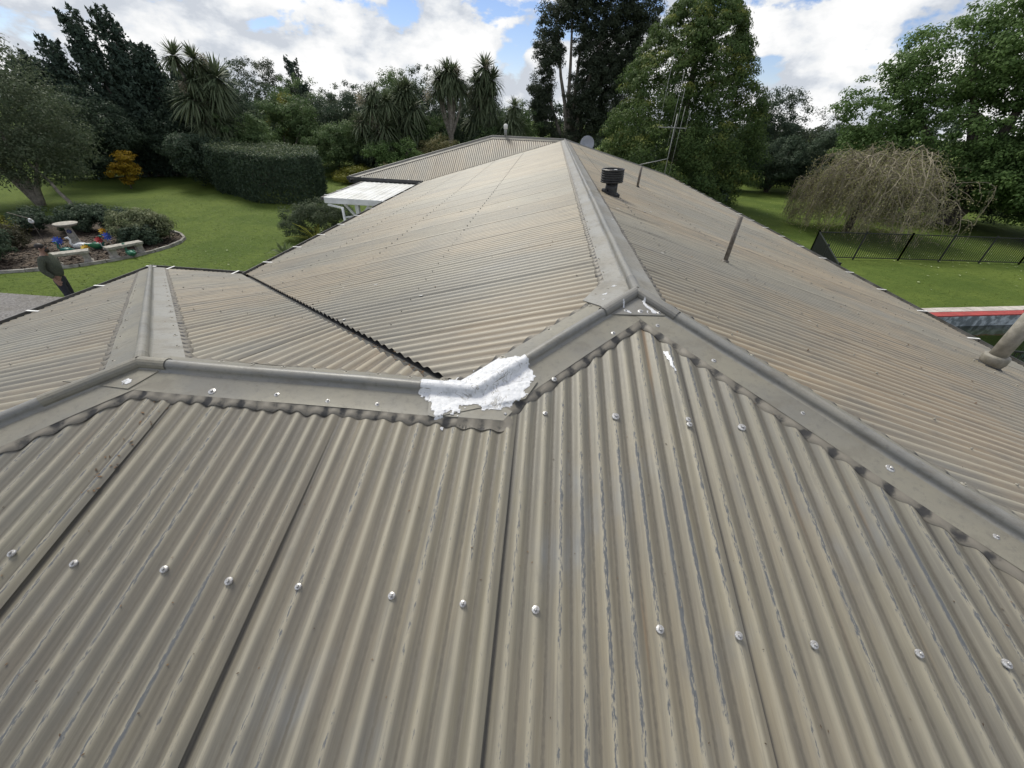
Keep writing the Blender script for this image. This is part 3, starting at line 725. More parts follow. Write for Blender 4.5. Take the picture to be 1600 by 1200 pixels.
# antenna
an = empty('tv_antenna', (5.94, 23.0, ZER + .02), 'tall grey television antenna with upright rods on a mast at the far right eave', 'antenna')
MB().tube([(0, 0, -.3), (-.05, 0, 2.6)], .022, 8).build('mast', M_alu, an, True)
MB().bar((-.80, .1, 2.05), (.52, -.08, 2.05), .035).build('boom', M_alu, an)
for x, a, b in ((-.78, 2.0, 4.75), (-.18, 1.3, 4.15), (.02, 1.6, 3.55), (.22, .05, 2.9), (.48, 1.9, 2.75)):
    MB().tube([(x, -.03 - x * .13, a), (x, -.03 - x * .13, b)], .0085, 6).build('rod', M_alu, an, True)
MB().tube([(-.02, -.02, .75), (-1.4, -.3, .45)], .02, 6).build('stay', M_alu, an, True)
ds_ = empty('satellite_dish', (1.62, 20.6, FFb.plane(1.62, 20.6)), 'small grey satellite dish behind the far end of the main ridge', 'satellite dish')
MB().tube([(0, 0, -.05), (0, 0, .42)], .025, 8).build('post', M_alu, ds_, True)
Mx = Matrix.Rotation(R(75), 3, 'X')
MB().lathe([(.0005, 0), (.15, .02), (.27, .06), (.31, .08), (.31, .085), (.27, .066), (.15, .026), (.0005, .006)], 24, (0, -.03, .42), Mx).build('reflector', M_dish, ds_, True)
MB().tube([(0, -.04, .18), (0, .36, .36), (0, .40, .42)], .012, 6).build('feed_arm', M_alu, ds_, True)
vc = empty('ridge_vent', (-1.87, 18.72, ZR), 'short pale vent pipe on the far wing ridge', 'pipe')
MB().tube([(0, 0, -.02), (0, 0, .34)], .06, 14).build('pipe', M_alu, vc, True)
MB().lathe([(.062, .26), (.085, .27), (.085, .40), (.05, .44), (.001, .45)], 14).build('cap', M_frame, vc, True)

# ------------------------------------------------------------------ carport with white roof
cp = empty('carport', (-5.8, 14.4, 0), 'white painted open carport roof tucked under the far wing eave', 'carport'); CB = cp.location
CX0, CX1, CY0, CY1 = -6.95, -4.78, 12.75, 15.98
def cz(y): return 2.585 + (y - CY0) * .012
wd = (CY1 - CY0)
M_cpr = plain('carport_sheet', (.62, .63, .62), (.50, .50, .47), 1.6, .55)
nx = 3
for i in range(nx):
    x0 = CX0 + (CX1 - CX0) * i / nx + .006; x1 = CX0 + (CX1 - CX0) * (i + 1) / nx - .006
    mb = MB(); m_ = 24; vs = []; 
    for k in range(m_ + 1):
        x = x0 + (x1 - x0) * k / m_; zz = .012 if (k % 6) in (0, 1) else 0
        vs += [(x, CY0 + .04, cz(CY0) + zz), (x, CY1, cz(CY1) + zz)]
    mb.add(vs, [(2 * k, 2 * k + 2, 2 * k + 3, 2 * k + 1) for k in range(m_)]); mb.build('roof_panel', M_cpr, cp, base=CB)
MB().box(((CX0 + CX1) / 2, CY0, cz(CY0) - .07), (CX1 - CX0 + .04, .035, .16)).build('front_fascia', M_white, cp, base=CB)
MB().box((CX0 - .015, (CY0 + CY1) / 2, cz(14) - .07), (.03, wd - .04, .15)).build('side_fascia', M_white, cp, base=CB)
gq = MB(); gq.bar((CX0 - .08, CY0, cz(CY0) - .03), (CX0 - .08, CY1, cz(CY1) - .03), .10, .09); gq.build('gutter', M_gutin, cp, base=CB)
for i in range(4): MB().box((CX0 - .07, CY0 + .3 + i * .85, cz(CY0) + .035), (.15, .03, .012)).build('gutter_strap', M_strap, cp, base=CB)
for x, y in ((-6.02, 12.95), (-5.55, 14.7)):
    MB().box((x, y, 1.2), (.12, .12, 2.4)).build('post', M_white, cp, base=CB)
    for sx in (-1, 1): MB().bar((x, y, 1.92), (x + sx * .42, y, 2.42), .07).build('brace', M_white, cp, base=CB)
MB().bar((CX0 + .05, 12.95, 2.46), (CX1 - .05, 12.95, 2.46), .08, .14).build('beam', M_white, cp, base=CB)
MB().bar((CX0 + .05, 14.7, 2.47), (CX1 - .05, 14.7, 2.47), .08, .14).build('beam', M_white, cp, base=CB)
MB().tube([(-6.36, 12.62, 2.36), (-6.36, 12.62, .05)], .04, 10).build('downpipe', M_white, cp, True, CB)
MB().tube([(-6.36, 12.62, 2.06), (-6.05, 12.9, 2.06)], .03, 8).build('pipe_bracket', M_white, cp, True, CB)
MB().bar((CX0 + .1, 12.70, 2.40), (-6.36, 12.62, 2.34), .05).build('drop_outlet', M_white, cp, base=CB)
#VEG
# ------------------------------------------------------------------ vegetation
def leaf_mat(name, c1, c2, c3=None, trans=.34, rough=.5):
    k = NT(name); g1 = k.n.new('ShaderNodeNewGeometry').outputs['Random Per Island']
    at = k.n.new('ShaderNodeAttribute'); at.attribute_name = 'tone'
    c = k.mix(k.math('ADD', k.math('MULTIPLY', g1, .45), k.math('MULTIPLY', at.outputs['Fac'], .55)), c1, c2)
    if c3: c = k.mix(k.step(at.outputs['Fac'], .72, .95), c, c3)
    k.put(k.b.inputs['Base Color'], c); k.b.inputs['Roughness'].default_value = .6; k.b.inputs['Specular IOR Level'].default_value = .16
    tr = k.n.new('ShaderNodeBsdfTranslucent'); k.put(tr.inputs[0], c)
    mx = k.n.new('ShaderNodeMixShader'); mx.inputs[0].default_value = trans
    k.link(k.b.outputs[0], mx.inputs[1]); k.link(tr.outputs[0], mx.inputs[2]); k.link(mx.outputs[0], k.out.inputs[0]); return k.m
M_bark = plain('grey_bark', (.16, .14, .12), (.07, .06, .05), 7, .9, .6)
M_barkp = plain('pale_bark', (.30, .27, .23), (.17, .15, .125), 5, .9, .5)
def unit(a): return a / np.maximum(np.linalg.norm(a, axis=1, keepdims=True), 1e-6)
def leaf_obj(name, c, nrm, size, asp, m, parent, base, tone, droop=.0):
    N = len(c); up = rng.normal(size=(N, 3)); up[:, 2] -= droop
    t = unit(up - nrm * (up * nrm).sum(1, keepdims=True)); b = np.cross(nrm, t)
    s = (size * rng.uniform(.6, 1.35, N))[:, None]
    q = np.empty((N, 4, 3)); q[:, 0] = c - t * s * .5; q[:, 2] = c + t * s * .5 - np.array([0, 0, 1]) * s * droop * .2
    k = nrm * s * .10
    q[:, 1] = c + b * s * asp * .5 + k; q[:, 3] = c - b * s * asp * .5 + k
    q -= np.array(base)
    me = bpy.data.meshes.new(name); me.vertices.add(4 * N); me.vertices.foreach_set('co', q.astype(np.float32).ravel())
    me.loops.add(4 * N); me.loops.foreach_set('vertex_index', np.arange(4 * N, dtype=np.int32)); me.polygons.add(N)
    me.polygons.foreach_set('loop_start', np.arange(0, 4 * N, 4, dtype=np.int32))
    me.materials.append(m); me.update(calc_edges=True)
    me.attributes.new('tone', 'FLOAT', 'POINT').data.foreach_set('value', np.repeat(tone, 4).astype(np.float32))
    o = bpy.data.objects.new(name, me); COL.objects.link(o); o.parent = parent; return o
def lobes_pts(lobes, nclump, per, cr, shell=(.72, 1.0), inner=.25, flat=.7, upb=.6, zmin=.1):
    """clumps of leaves over the skin of each lobe (x,y,z,rx,ry,rz)"""
    lob = np.array(lobes, dtype=float); w = (lob[:, 3] * lob[:, 4] + lob[:, 3] * lob[:, 5] + lob[:, 4] * lob[:, 5]); w /= w.sum()
    ix = rng.choice(len(lob), nclump, p=w); d = unit(rng.normal(size=(nclump, 3)))
    rad = rng.uniform(shell[0], shell[1], nclump); inn = rng.random(nclump) < inner; rad[inn] = rng.uniform(.25, shell[0], inn.sum())
    cc = lob[ix, :3] + d * lob[ix, 3:] * rad[:, None]
    ct = rng.random(nclump); k = np.repeat(np.arange(nclump), per); N = len(k)
    off = unit(rng.normal(size=(N, 3))) * (rng.random(N)[:, None] ** .5) * 1.75 * np.array([1, 1, flat]) * (cr * rng.uniform(.7, 1.3, nclump))[k][:, None] * .55
    p = cc[k] + off
    nr = unit(d[k] * .28 + unit(off) * .85 + np.array([0, 0, upb * .75]) + rng.normal(size=(N, 3)) * .32)
    ok = p[:, 2] > zmin
    return p[ok], nr[ok], ct[k][ok]
def polar(az, d): return (d * sin(R(az)), d * cos(R(az)))
def limbs(base, tops, r0, bend=.25, n=6, m=M_bark):
    mb = MB()
    for t in tops:
        b = V(base); t = V(t); mid = b.lerp(t, .5); mid.x = b.x + (t.x - b.x) * (.5 - bend); mid.y = b.y + (t.y - b.y) * (.5 - bend)
        pts = []
        for i in range(7):
            s = i / 6; p = b * (1 - s) ** 2 + mid * 2 * s * (1 - s) + t * s * s
            pts.append(p + V((random.uniform(-1, 1), random.uniform(-1, 1), 0)) * .04 * (0 < i < 6) * (t - b).length * .3)
        mb.tube(pts, [r0 * (1 - .82 * i / 6) for i in range(7)], n)
    return mb
def tree(name, loc, label, lobes, m, clumps, per, cr, leaf, asp=.5, cat='tree', group=None, trunk=None, tr=.2, bark=None, zmin=.1, crown='crown', **kw):
    """lobes relative to loc"""
    t = empty(name, (*loc, 0), label, cat, group)
    p, nr, tn = lobes_pts(lobes, int(clumps * 1.35), int(per * 1.9), cr, zmin=zmin, **kw); leaf *= .86
    leaf_obj(crown, p, nr, leaf, asp, m, t, (0, 0, 0), tn, .3)
    if trunk is None:
        trunk = [(l[0] * .7, l[1] * .7, l[2] * .9 + .1) for l in lobes[:5]]
    if trunk: limbs((0, 0, -.1), trunk, tr, m=bark or M_bark).build('trunk', bark or M_bark, t, True)
    return t
def heap(rx, ry, rz, n=7, z0=0.0, seed=1, small=.45):
    """rounded crown from several lobes, base at z0"""
    rs = random.Random(seed); out = [(0, 0, z0 + rz, rx * .8, ry * .8, rz * .92)]
    for i in range(n):
        a = rs.uniform(0, 2 * pi); e = rs.uniform(-.5, 1.0); q = rs.uniform(small * .8, small * 1.25)
        out.append((cos(a) * cos(e) * rx * .68, sin(a) * cos(e) * ry * .68, z0 + rz + sin(e) * rz * .7, rx * q, ry * q, rz * q))
    return out

G_dark = leaf_mat('leaf_dark', (0.041, 0.066, 0.044), (0.088, 0.124, 0.076))
G_mid = leaf_mat('leaf_mid', (0.066, 0.113, 0.044), (0.136, 0.197, 0.078))
G_grey = leaf_mat('leaf_greygreen', (.062, .088, .050), (.135, .165, .098))
G_con = leaf_mat('needle_dark', (0.041, 0.066, 0.051), (0.076, 0.109, 0.076), trans=.1)
G_tot = leaf_mat('needle_yellow_green', (0.054, 0.098, 0.035), (0.120, 0.170, 0.046), (0.222, 0.242, 0.062))
G_euc = leaf_mat('leaf_gum', (0.040, 0.056, 0.036), (0.084, 0.104, 0.064))
G_yel = leaf_mat('leaf_golden', (.27, .17, .018), (.46, .32, .035))
G_yg = leaf_mat('leaf_yellow_green', (.12, .14, .02), (.25, .25, .05))
G_oliv = leaf_mat('leaf_olive', (0.100, 0.108, 0.043), (0.200, 0.179, 0.086))
G_var = leaf_mat('leaf_variegated', (.06, .09, .035), (.26, .28, .16))
G_elm = leaf_mat('leaf_fresh', (0.070, 0.126, 0.039), (0.150, 0.237, 0.074))
G_cord = leaf_mat('leaf_strap', (0.070, 0.102, 0.054), (0.173, 0.204, 0.117), trans=.15)
G_flow = leaf_mat('flower_cream', (0.299, 0.265, 0.196), (0.460, 0.414, 0.322))
G_rus = leaf_mat('leaf_rusty', (.10, .06, .02), (.16, .12, .035))

# far backdrop wood behind everything
bp = []; bn = []; bt = []
for az in np.arange(-75, 80, 2.4):
    d = random.uniform(66, 76); x, y = polar(az, d); h = random.uniform(5.2, 7.2) if abs(az - 26) > 9 else random.uniform(4.6, 5.6)
    if az < -42 or az > 36: h += 1.5
    p, q, t = lobes_pts([(x, y, h * .5, 2.6, 2.6, h * .5), (x + 1, y + 1, h * .7, 1.8, 1.8, h * .3)], 60, 26, .7); bp.append(p); bn.append(q); bt.append(t)
tag(leaf_obj('distant_wood', np.concatenate(bp), np.concatenate(bn), .34, .6, G_dark, None, (0, 0, 0), np.concatenate(bt), .2), kind='stuff')

bp = []; bn = []; bt = []
for az in np.arange(-66, 62, 1.7):
    d = random.uniform(50, 58); x, y = polar(az, d); h = random.uniform(1.6, 3.2)
    p, q, t = lobes_pts([(x, y, h * .45, 1.9, 1.9, h * .55)], 34, 40, .5); bp.append(p); bn.append(q); bt.append(t)
tag(leaf_obj('undergrowth', np.concatenate(bp), np.concatenate(bn), .24, .55, G_dark, None, (0, 0, 0), np.concatenate(bt), .2), kind='stuff')

# big grey-green tree on the left
tl = tree('broadleaf_tree', (-26.7, 20.0), 'large spreading grey-green tree at the left edge with leaning grey trunks',
     [(-1.6, -.4, 4.8, 4.0, 4.2, 3.6), (.4, -.2, 3.6, 3.5, 3.5, 2.7), (-2.5, -1.5, 6.3, 3.0, 3.0, 2.4), (1.0, .7, 2.7, 2.2, 2.4, 1.7), (-.3, .2, 5.9, 2.4, 2.4, 1.9), (-3, -2.5, 3.2, 3, 3, 2)],
     G_grey, 900, 30, .60, .15, .45, trunk=[(-1.8, 0, 4.2), (-.2, .3, 3.8), (-3.2, -.6, 4.5), (1.4, .3, 2.6)], tr=.17, bark=M_barkp, zmin=1.0, upb=.5)
limbs((2.6, -.6, 0), [(.9, -.4, 2.6)], .10).build('trunk', M_barkp, tl, True)
# dark pointed cypress
def spiky(name, loc, label, spires, m, per, lean, leaf=.22, n=60, group=None, cat='tree'):
    t = empty(name, (*loc, 0), label, cat, group); P = []; Nn = []; Tn = []
    for (x, y, h, r) in spires:
        for i in range(n):
            f = random.random() ** 1.3 * .95; a = random.uniform(0, 2 * pi); z0 = h * f; rr = r * (1 - f) ** .75 * random.uniform(.55, 1)
            b = V((x + rr * cos(a) * .55, y + rr * sin(a) * .55, z0)); L = random.uniform(.9, 1.9) * (.6 + .6 * (1 - f))
            dr = V((cos(a) * .55 + lean[0], sin(a) * .55 + lean[1], random.uniform(.7, 1.3))).normalized()
            k = per; s = np.linspace(0, 1, k) + rng.uniform(-.03, .03, k)
            c = np.array(b)[None] + np.array(dr)[None] * (s * L)[:, None] + rng.normal(size=(k, 3)) * (.26 * (1 - s * .92))[:, None]
            P.append(c); Nn.append(unit(rng.normal(size=(k, 3)) * .7 + np.array([cos(a) * .7, sin(a) * .7, .3]))); Tn.append(np.full(k, random.random()))
    P = np.concatenate(P); Nn = np.concatenate(Nn); Tn = np.concatenate(Tn); ok = P[:, 2] > .05
    leaf_obj('crown', P[ok], Nn[ok], leaf, .42, m, t, (0, 0, 0), Tn[ok], -.4)
    mb = MB()
    for (x, y, h, r) in spires[:4]: mb.tube([(x * .3, y * .3, -.1), (x * .7, y * .7, h * .4), (x, y, h * .85)], [.3, .2, .05], 7)
    mb.build('trunk', M_bark, t, True); return t
cx, cy = polar(-43.4, 43)
spiky('cypress_tree', (cx, cy), 'very dark pointed cypress rising behind the left trees with ragged upswept tips',
      [(-.9, -.8, 9.0, 2.3), (.3, .3, 9.2, 2.4), (1.3, 1.2, 7.6, 2.3), (-2.2, -2.0, 7.4, 2.0), (2.5, 2.4, 6.4, 2.2), (-3.2, -3, 6.4, 1.8), (0, .5, 6, 3), (3.2, 3.2, 5.2, 2)], G_con, 64, (-.28, -.15), .26, 190)
# understorey around it
for i, (az, d, rx, rz, m, lab, nm) in enumerate([
    (-41.5, 42, 2.6, 2.3, G_dark, 'dark rounded shrub beneath the cypress, left of the clipped hedge', 'shrub'),
    (-45.8, 43, 2.4, 2.2, G_dark, 'dark low shrub behind the golden bush', 'shrub'),
    (-37.2, 42, 3.3, 3.0, G_dark, 'dark leafy bush below the lone left cabbage tree', 'shrub'),
    (-34.4, 46, 3.6, 4.0, G_dark, 'dark bushy tree right of the lone left cabbage tree', 'broadleaf_tree'),
    (-31.4, 42, 3.0, 2.9, G_mid, 'bushy tree directly behind the clipped hedge', 'broadleaf_tree'),
    (-32.4, 60, 3.8, 4.6, G_euc, 'grey domed tree on the skyline left of the small far conifer', 'broadleaf_tree'),
    (-28.6, 50, 3.1, 3.7, G_mid, 'soft green tree to the right of the small far conifer', 'broadleaf_tree'),
    (-26.3, 46, 2.9, 3.3, G_grey, 'pale feathery grey-green tree in the middle of the left wood', 'broadleaf_tree'),
    (-24.0, 44, 3.2, 3.3, G_dark, 'dark tree left of the cabbage tree cluster', 'broadleaf_tree'),
    (-30.6, 46, 1.4, 2.8, G_yg, 'small lime green tree top beside the skyline dome', 'broadleaf_tree'),
    (-19.3, 45, 3.4, 4.0, G_mid, 'tall leafy tree behind the cluster of cabbage trees', 'broadleaf_tree'),
    (-15.0, 46, 3.3, 4.3, G_dark, 'dark tree filling the gap between the cabbage trees', 'broadleaf_tree'),
    (-9.8, 45, 3.3, 4.1, G_dark, 'dark tree behind the right hand cabbage trees', 'broadleaf_tree'),
    (-4.4, 45, 2.6, 3.2, G_mid, 'light green weeping foliage tree at the foot of the gum tree', 'broadleaf_tree')]):
    x, y = polar(az, d); big = rz > 2.5
    tree(nm, (x, y), lab, heap(rx, rx, rz, 8, 0, i + 3), m, 210 if big else 150, 34, .52, .19, .5, 'tree' if nm != 'shrub' else 'shrub', 'trees and bushes of the wood behind the lawn', tr=.14)
for az, d, rx, rz, m, lab in ((-13.6, 37, 2.3, 1.7, G_oliv, 'round olive coloured bush below the tallest cabbage tree'), (-10.4, 38, 2.3, 1.6, G_mid, 'mid green bush just beyond the far wing ridge'),
        (-19.4, 36, 2.2, 1.6, G_elm, 'bright green bush beneath the cabbage tree cluster'), (-16.8, 33, 1.5, .9, G_rus, 'rusty tinged low shrub behind the far wing roof'), (-22.6, 39, 1.6, 1.1, G_dark, 'dark small bush left of the bright green bush'),
        (-20.6, 33, 1.3, .8, G_oliv, 'low olive shrub beside the far eave corner'), (-24.6, 36.5, 1.8, .55, G_yg, 'low yellowish green plants at the back of the lawn behind the hedge'), (-22.4, 35, 1.3, .5, G_yg, 'low yellowish plants nearest the far eave corner'), (-7.2, 37, 1.7, 1.2, G_dark, 'dark green bush beyond the ridge vent'),
        (-37.2, 34, .9, .35, G_elm, 'tuft of long grass at the left end of the clipped hedge')):
    x, y = polar(az, d); tree('shrub', (x, y), lab, heap(rx, rx, rz, 7, 0, int(az * 10) + 500), m, 110, 34, .36, .14, .5, 'shrub', 'bushes along the back of the lawn', trunk=False)
x, y = polar(-28.9, 62)
spiky('conifer_tree', (x, y), 'small dark conifer on the far skyline with tiered branches', [(0, 0, 8.8, 2.2), (.6, .3, 6.5, 2.2), (-.7, 0, 6.2, 2.2)], G_con, 40, (0, 0), .3, 110)

for az, d, rx, rz, m, lab in ((-22.0, 40, 2.4, 2.2, G_mid, 'mid green bushy tree between the clipped hedge and the cabbage tree cluster'), (-26.8, 39.5, 2.3, 1.9, G_mid, 'leafy green bush rising just behind the right end of the clipped hedge'),
        (-16.0, 41, 2.2, 2.4, G_mid, 'green bushy tree between the cluster and the tallest cabbage tree'), (-7.0, 42, 2.2, 2.3, G_mid, 'green bushy tree under the narrow cabbage tree'), (-35.2, 38, 2.3, 2.2, G_mid, 'green bush right of the lone cabbage tree, above the left end of the hedge'),
        (-39.6, 36.5, 2.2, 1.7, G_dark, 'low dark bush between the golden shrub and the clipped hedge'), (-48.5, 40, 3.0, 2.6, G_dark, 'dark tree behind the big grey-green tree')):
    x, y = polar(az, d); tree('shrub', (x, y), lab, heap(rx, rx, rz, 8, 0, int(az * 10) + 900), m, 190, 34, .46, .17, .5, 'shrub', 'bushes filling the wood behind the lawn', trunk=False)
# golden shrub
x, y = -26.9, 25.6
tree('golden_shrub', (x, y), 'golden yellow leafed small shrub against the dark trees', [(0, 0, 1.3, .65, .65, .5), (.3, .25, 1.8, .45, .4, .35), (-.35, -.25, 1.0, .45, .45, .35), (.4, .3, 1.1, .4, .4, .35), (.1, .1, .55, .35, .35, .35)], G_yel, 70, 22, .3, .15, .5, 'shrub', trunk=[(0, 0, 1.5), (.3, .2, 1.9)], tr=.04, flat=.35)

# cabbage trees
def strap_head(r, n, droop=1.0, seed=0):
    rs = random.Random(seed); vs = []; fs = []
    for i in range(n):
        a = rs.uniform(0, 2 * pi); e = math.asin(rs.uniform(-.75, 1)); L = r * rs.uniform(.75, 1.1); w = r * .034
        d = V((cos(a) * cos(e), sin(a) * cos(e), sin(e))); q = d.cross(V((0, 0, 1)))
        q = q.normalized() if q.length > .05 else V((1, 0, 0)); b = len(vs)
        for t, ww in ((.05, .5), (.4, 1), (.75, .8), (1.0, .1)):
            c = d * L * t - V((0, 0, droop * L * .38 * t * t * (1 - .5 * e / 1.6)))
            vs += [c - q * w * ww, c + q * w * ww]
        fs += [(b + k, b + k + 1, b + k + 3, b + k + 2) for k in (0, 2, 4)]
    me = bpy.data.meshes.new('leaf_head'); me.from_pydata([tuple(v) for v in vs], [], fs); me.materials.append(G_cord)
    me.attributes.new('tone', 'FLOAT', 'POINT').data.foreach_set('value', [rs.random() for k in range(len(vs) // 8) for _ in range(8)]); return me
HEADS = [strap_head(1.0, 210, 1.1, 1), strap_head(1.0, 210, .8, 2), strap_head(1.0, 180, 1.35, 3)]
def panicle(t, c, r):
    p = rng.normal(size=(260, 3)) * np.array([.34, .34, .42]) * r + np.array(c)
    leaf_obj('flower_plume', p, unit(rng.normal(size=(260, 3)) + np.array([0, 0, .8])), .10, .7, G_flow, t, (0, 0, 0), rng.random(260), .2)['kind'] = 'stuff'
def cabbage(az, d, heads, label, flowers=(), skirt=()):
    x, y = polar(az, d); px, py = cos(R(az)), -sin(R(az))
    t = empty('cabbage_tree', (x, y, 0), label, 'cabbage tree', 'cabbage trees behind the lawn')
    mb = MB(); h0 = max(h[1] for h in heads)
    for (s, z, r) in heads:
        j = random.uniform(-.4, .4); zf = min(h0 * .42, z * .6)
        mb.tube([(0, 0, -.1), (s * .12, j * .1, zf), (s * .7, j * .7, (zf + z) / 2), (s, j, z)], [.17, .14, .11, .09], 7)
        for side in range(1):
            o = bpy.data.objects.new('leaf_head', random.choice(HEADS)); COL.objects.link(o); o.parent = t
            o.location = (s * px + j * -py * 0, s * py, z); o.rotation_euler = (random.uniform(-.2, .2), random.uniform(-.2, .2), random.uniform(0, 6)); r *= 1.28; o.scale = (r, r, r * .95)
    # trunk bends sideways as seen across the view line
    M2 = Matrix(((px, -py, 0), (py, px, 0), (0, 0, 1)))
    mb.v = [tuple(M2 @ V(v)) for v in mb.v]; mb.build('trunk', M_barkp, t, True)
    for (s, z, r) in flowers: panicle(t, (s * px, s * py - .35, z), r)
cabbage(-37.6, 38, [(-.9, 7.1, .95), (.1, 7.0, .9), (.95, 6.1, 1.35), (-.7, 4.9, 1.2), (.5, 3.6, .95), (.3, 6.4, .8), (-.3, 6.0, 1.0), (.7, 5.2, 1.1), (-.1, 4.6, 1.0), (.3, 2.9, .9), (-.6, 3.6, .9)], 'lone tall cabbage tree with drooping grey heads beside the dark cypress', [(.75, 6.9, .5), (-.8, 5.5, .35)])
cabbage(-20.6, 38, [(-1.4, 3.9, 1.1), (-.6, 4.9, 1.1), (.2, 3.7, 1.2), (.1, 2.9, 1.0), (.6, 5.3, 1.0), (-.3, 5.9, .9), (-1.0, 3.0, 1.0), (-.4, 2.2, 1.0)], 'leftmost low cabbage tree of the cluster with cream flower plumes', [(-1.5, 3.8, .7), (-.55, 4.0, .6), (-.1, 3.2, .6), (-1.2, 5.4, .5)])
cabbage(-18.0, 40, [(0, 5.9, 1.3), (.9, 5.0, 1.4), (.2, 4.2, 1.3), (-.7, 5.2, 1.2), (1.0, 3.4, 1.0), (.3, 2.8, 1.0), (-.5, 3.6, 1.1), (.5, 6.3, 1.0)], 'cabbage tree with dense spiky heads in the middle of the cluster')
cabbage(-12.5, 41, [(-.1, 7.6, 1.2), (.6, 7.1, 1.1), (-.7, 7.0, 1.1), (.1, 6.6, 1.1), (1.1, 6.3, .9), (.3, 7.3, 1.2), (-.9, 6.3, .9)], 'tallest cabbage tree with a round mop head on a forked bare trunk', [(-1.2, 6.6, .9), (.8, 7.6, .5), (-1.6, 6.0, .7), (.4, 6.0, .5)])
cabbage(-8.3, 42, [(0, 8.0, 1.1), (.6, 7.2, 1.2), (-.6, 7.0, 1.1), (.3, 6.0, 1.2), (-.4, 5.2, 1.1), (-1.0, 4.3, 1.0), (.5, 4.9, 1.1), (.1, 3.9, 1.1), (-.5, 6.2, 1.1)], 'narrow tall cabbage tree left of the big gum tree', [(-1.3, 6.3, .8), (.2, 8.2, .4)])
cabbage(-5.0, 40, [(0, 4.6, 1.2), (.6, 3.9, 1.1), (-.6, 3.6, 1.1), (.2, 5.4, .9)], 'low cabbage tree with hanging leaves closest to the gum tree')

# tall dark gum tree with visible stems
x, y = polar(2.2, 46)
gl = [(-2.6, 0, 9.6, 1.5, 1.6, 1.8), (-3.1, 0, 7.0, 1.2, 1.3, 1.6), (-2.3, .2, 11.8, 1.7, 1.7, 1.6), (-.2, .3, 12.8, 2.0, 1.9, 1.8), (1.0, .3, 10.5, 1.6, 1.8, 2.0), (2.8, .3, 12.5, 2.2, 2, 2.2), (3.8, .3, 10.2, 2.2, 2, 2.2), (2.4, 0, 7.6, 2.1, 2, 2.2), (.6, .2, 6.6, 1.6, 1.8, 1.9), (5.2, .2, 12.0, 1.7, 1.7, 2.4), (1.6, 0, 4.6, 2, 2, 1.8), (-2.6, -.1, 4.6, 1.3, 1.4, 1.5), (-1.4, .2, 3.0, 1.5, 1.5, 1.5), (.2, 0, 14.5, 2.4, 2.2, 1.6), (3.2, 0, 14.8, 2.4, 2.2, 1.6), (.4, 0, 2.4, 1.8, 1.8, 1.6), (3.6, .2, 5.4, 2.2, 2, 2.2), (-3.0, 0, 5.8, 1.1, 1.1, 1.2), (4.6, 0, 8.4, 1.9, 1.9, 2.2), (1.8, .2, 9.0, 1.6, 1.6, 1.8)]
gt_ = tree('gum_tree', (x, y), 'tallest dark gum tree with several bare upright stems, behind the house ridge', gl, G_euc, 1600, 46, .5, .19, .5, trunk=[(-2.2, 0, 12), (-.9, .1, 13.2), (.4, .2, 13.5), (2.8, .2, 13), (-2.9, 0, 7.5), (4.2, 0, 11)], tr=.30, bark=plain('gum_bark', (.24, .21, .18), (.13, .115, .10), 3, .9), shell=(.6, 1.0), inner=.3)
# big conical yellow-green conifer
def boughs(name, loc, label, H, Rb, m, leaf, nb, per, top=.12):
    t = empty(name, (*loc, 0), label, 'tree'); P = []; Nn = []; Tn = []
    ga = pi * (3 - 5 ** .5)
    for i in range(nb):
        f = ((i + random.random()) / nb) ** 1.25; z = .5 + f * (H - .6); a = i * ga + random.uniform(-.5, .5)
        rr = Rb * ((1 - f) ** .52 * (1 - top) + top) * random.uniform(.84, 1.10) * (1 + .10 * sin(3 * a + 7 * f)) * min(1, .78 + f * 1.4)
        c = np.array([rr * cos(a), rr * sin(a), z]); out = np.array([cos(a), sin(a), 0]); s = random.uniform(.36, .62) * (1.15 - .45 * f)
        k = per; d = rng.normal(size=(k, 3)); d = unit(d) * (rng.random(k)[:, None] ** .45) * np.array([1, 1, .55]) * s * 1.35
        rad = d[:, 0] * out[0] + d[:, 1] * out[1]
        d[:, 2] -= .35 * np.clip(rad, 0, 9) ** 1.5
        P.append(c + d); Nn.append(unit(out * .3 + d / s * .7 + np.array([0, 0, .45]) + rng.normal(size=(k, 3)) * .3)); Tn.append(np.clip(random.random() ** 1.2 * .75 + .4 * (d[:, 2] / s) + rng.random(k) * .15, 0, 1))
    for i in range(nb // 2):
        f = random.random(); z = .3 + f * (H - 1.2); a = random.uniform(0, 2 * pi); rr = Rb * (1 - f) ** .7 * random.uniform(.2, .75)
        k = per // 2; P.append(np.array([rr * cos(a), rr * sin(a), z]) + rng.normal(size=(k, 3)) * .5); Nn.append(unit(rng.normal(size=(k, 3)))); Tn.append(np.full(k, .1))  # inner fill in a dark tone, painting the shade inside the crown
    P = np.concatenate(P); Nn = np.concatenate(Nn); Tn = np.concatenate(Tn); ok = P[:, 2] > .1
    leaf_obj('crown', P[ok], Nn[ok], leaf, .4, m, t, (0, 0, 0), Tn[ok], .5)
    MB().tube([(0, 0, -.1), (.1, 0, H * .5), (0, 0, H * .95)], [.4, .25, .05], 9).build('trunk', M_bark, t, True); return t
x, y = polar(14.9, 33)
boughs('conical_conifer', (x, y), 'large broad conical conifer with yellow-green bough tips beyond the right roof', 11.2, 5.5, G_tot, .17, 620, 170)
x, y = polar(6.4, 30)
tree('shrub', (x, y), 'glossy yellow-green shrub just beyond the satellite dish', heap(2.6, 2.0, 1.75, 9, 0, 77), G_tot, 240, 34, .36, .15, .6, 'shrub', trunk=False)
x, y = polar(13.6, 29.0)
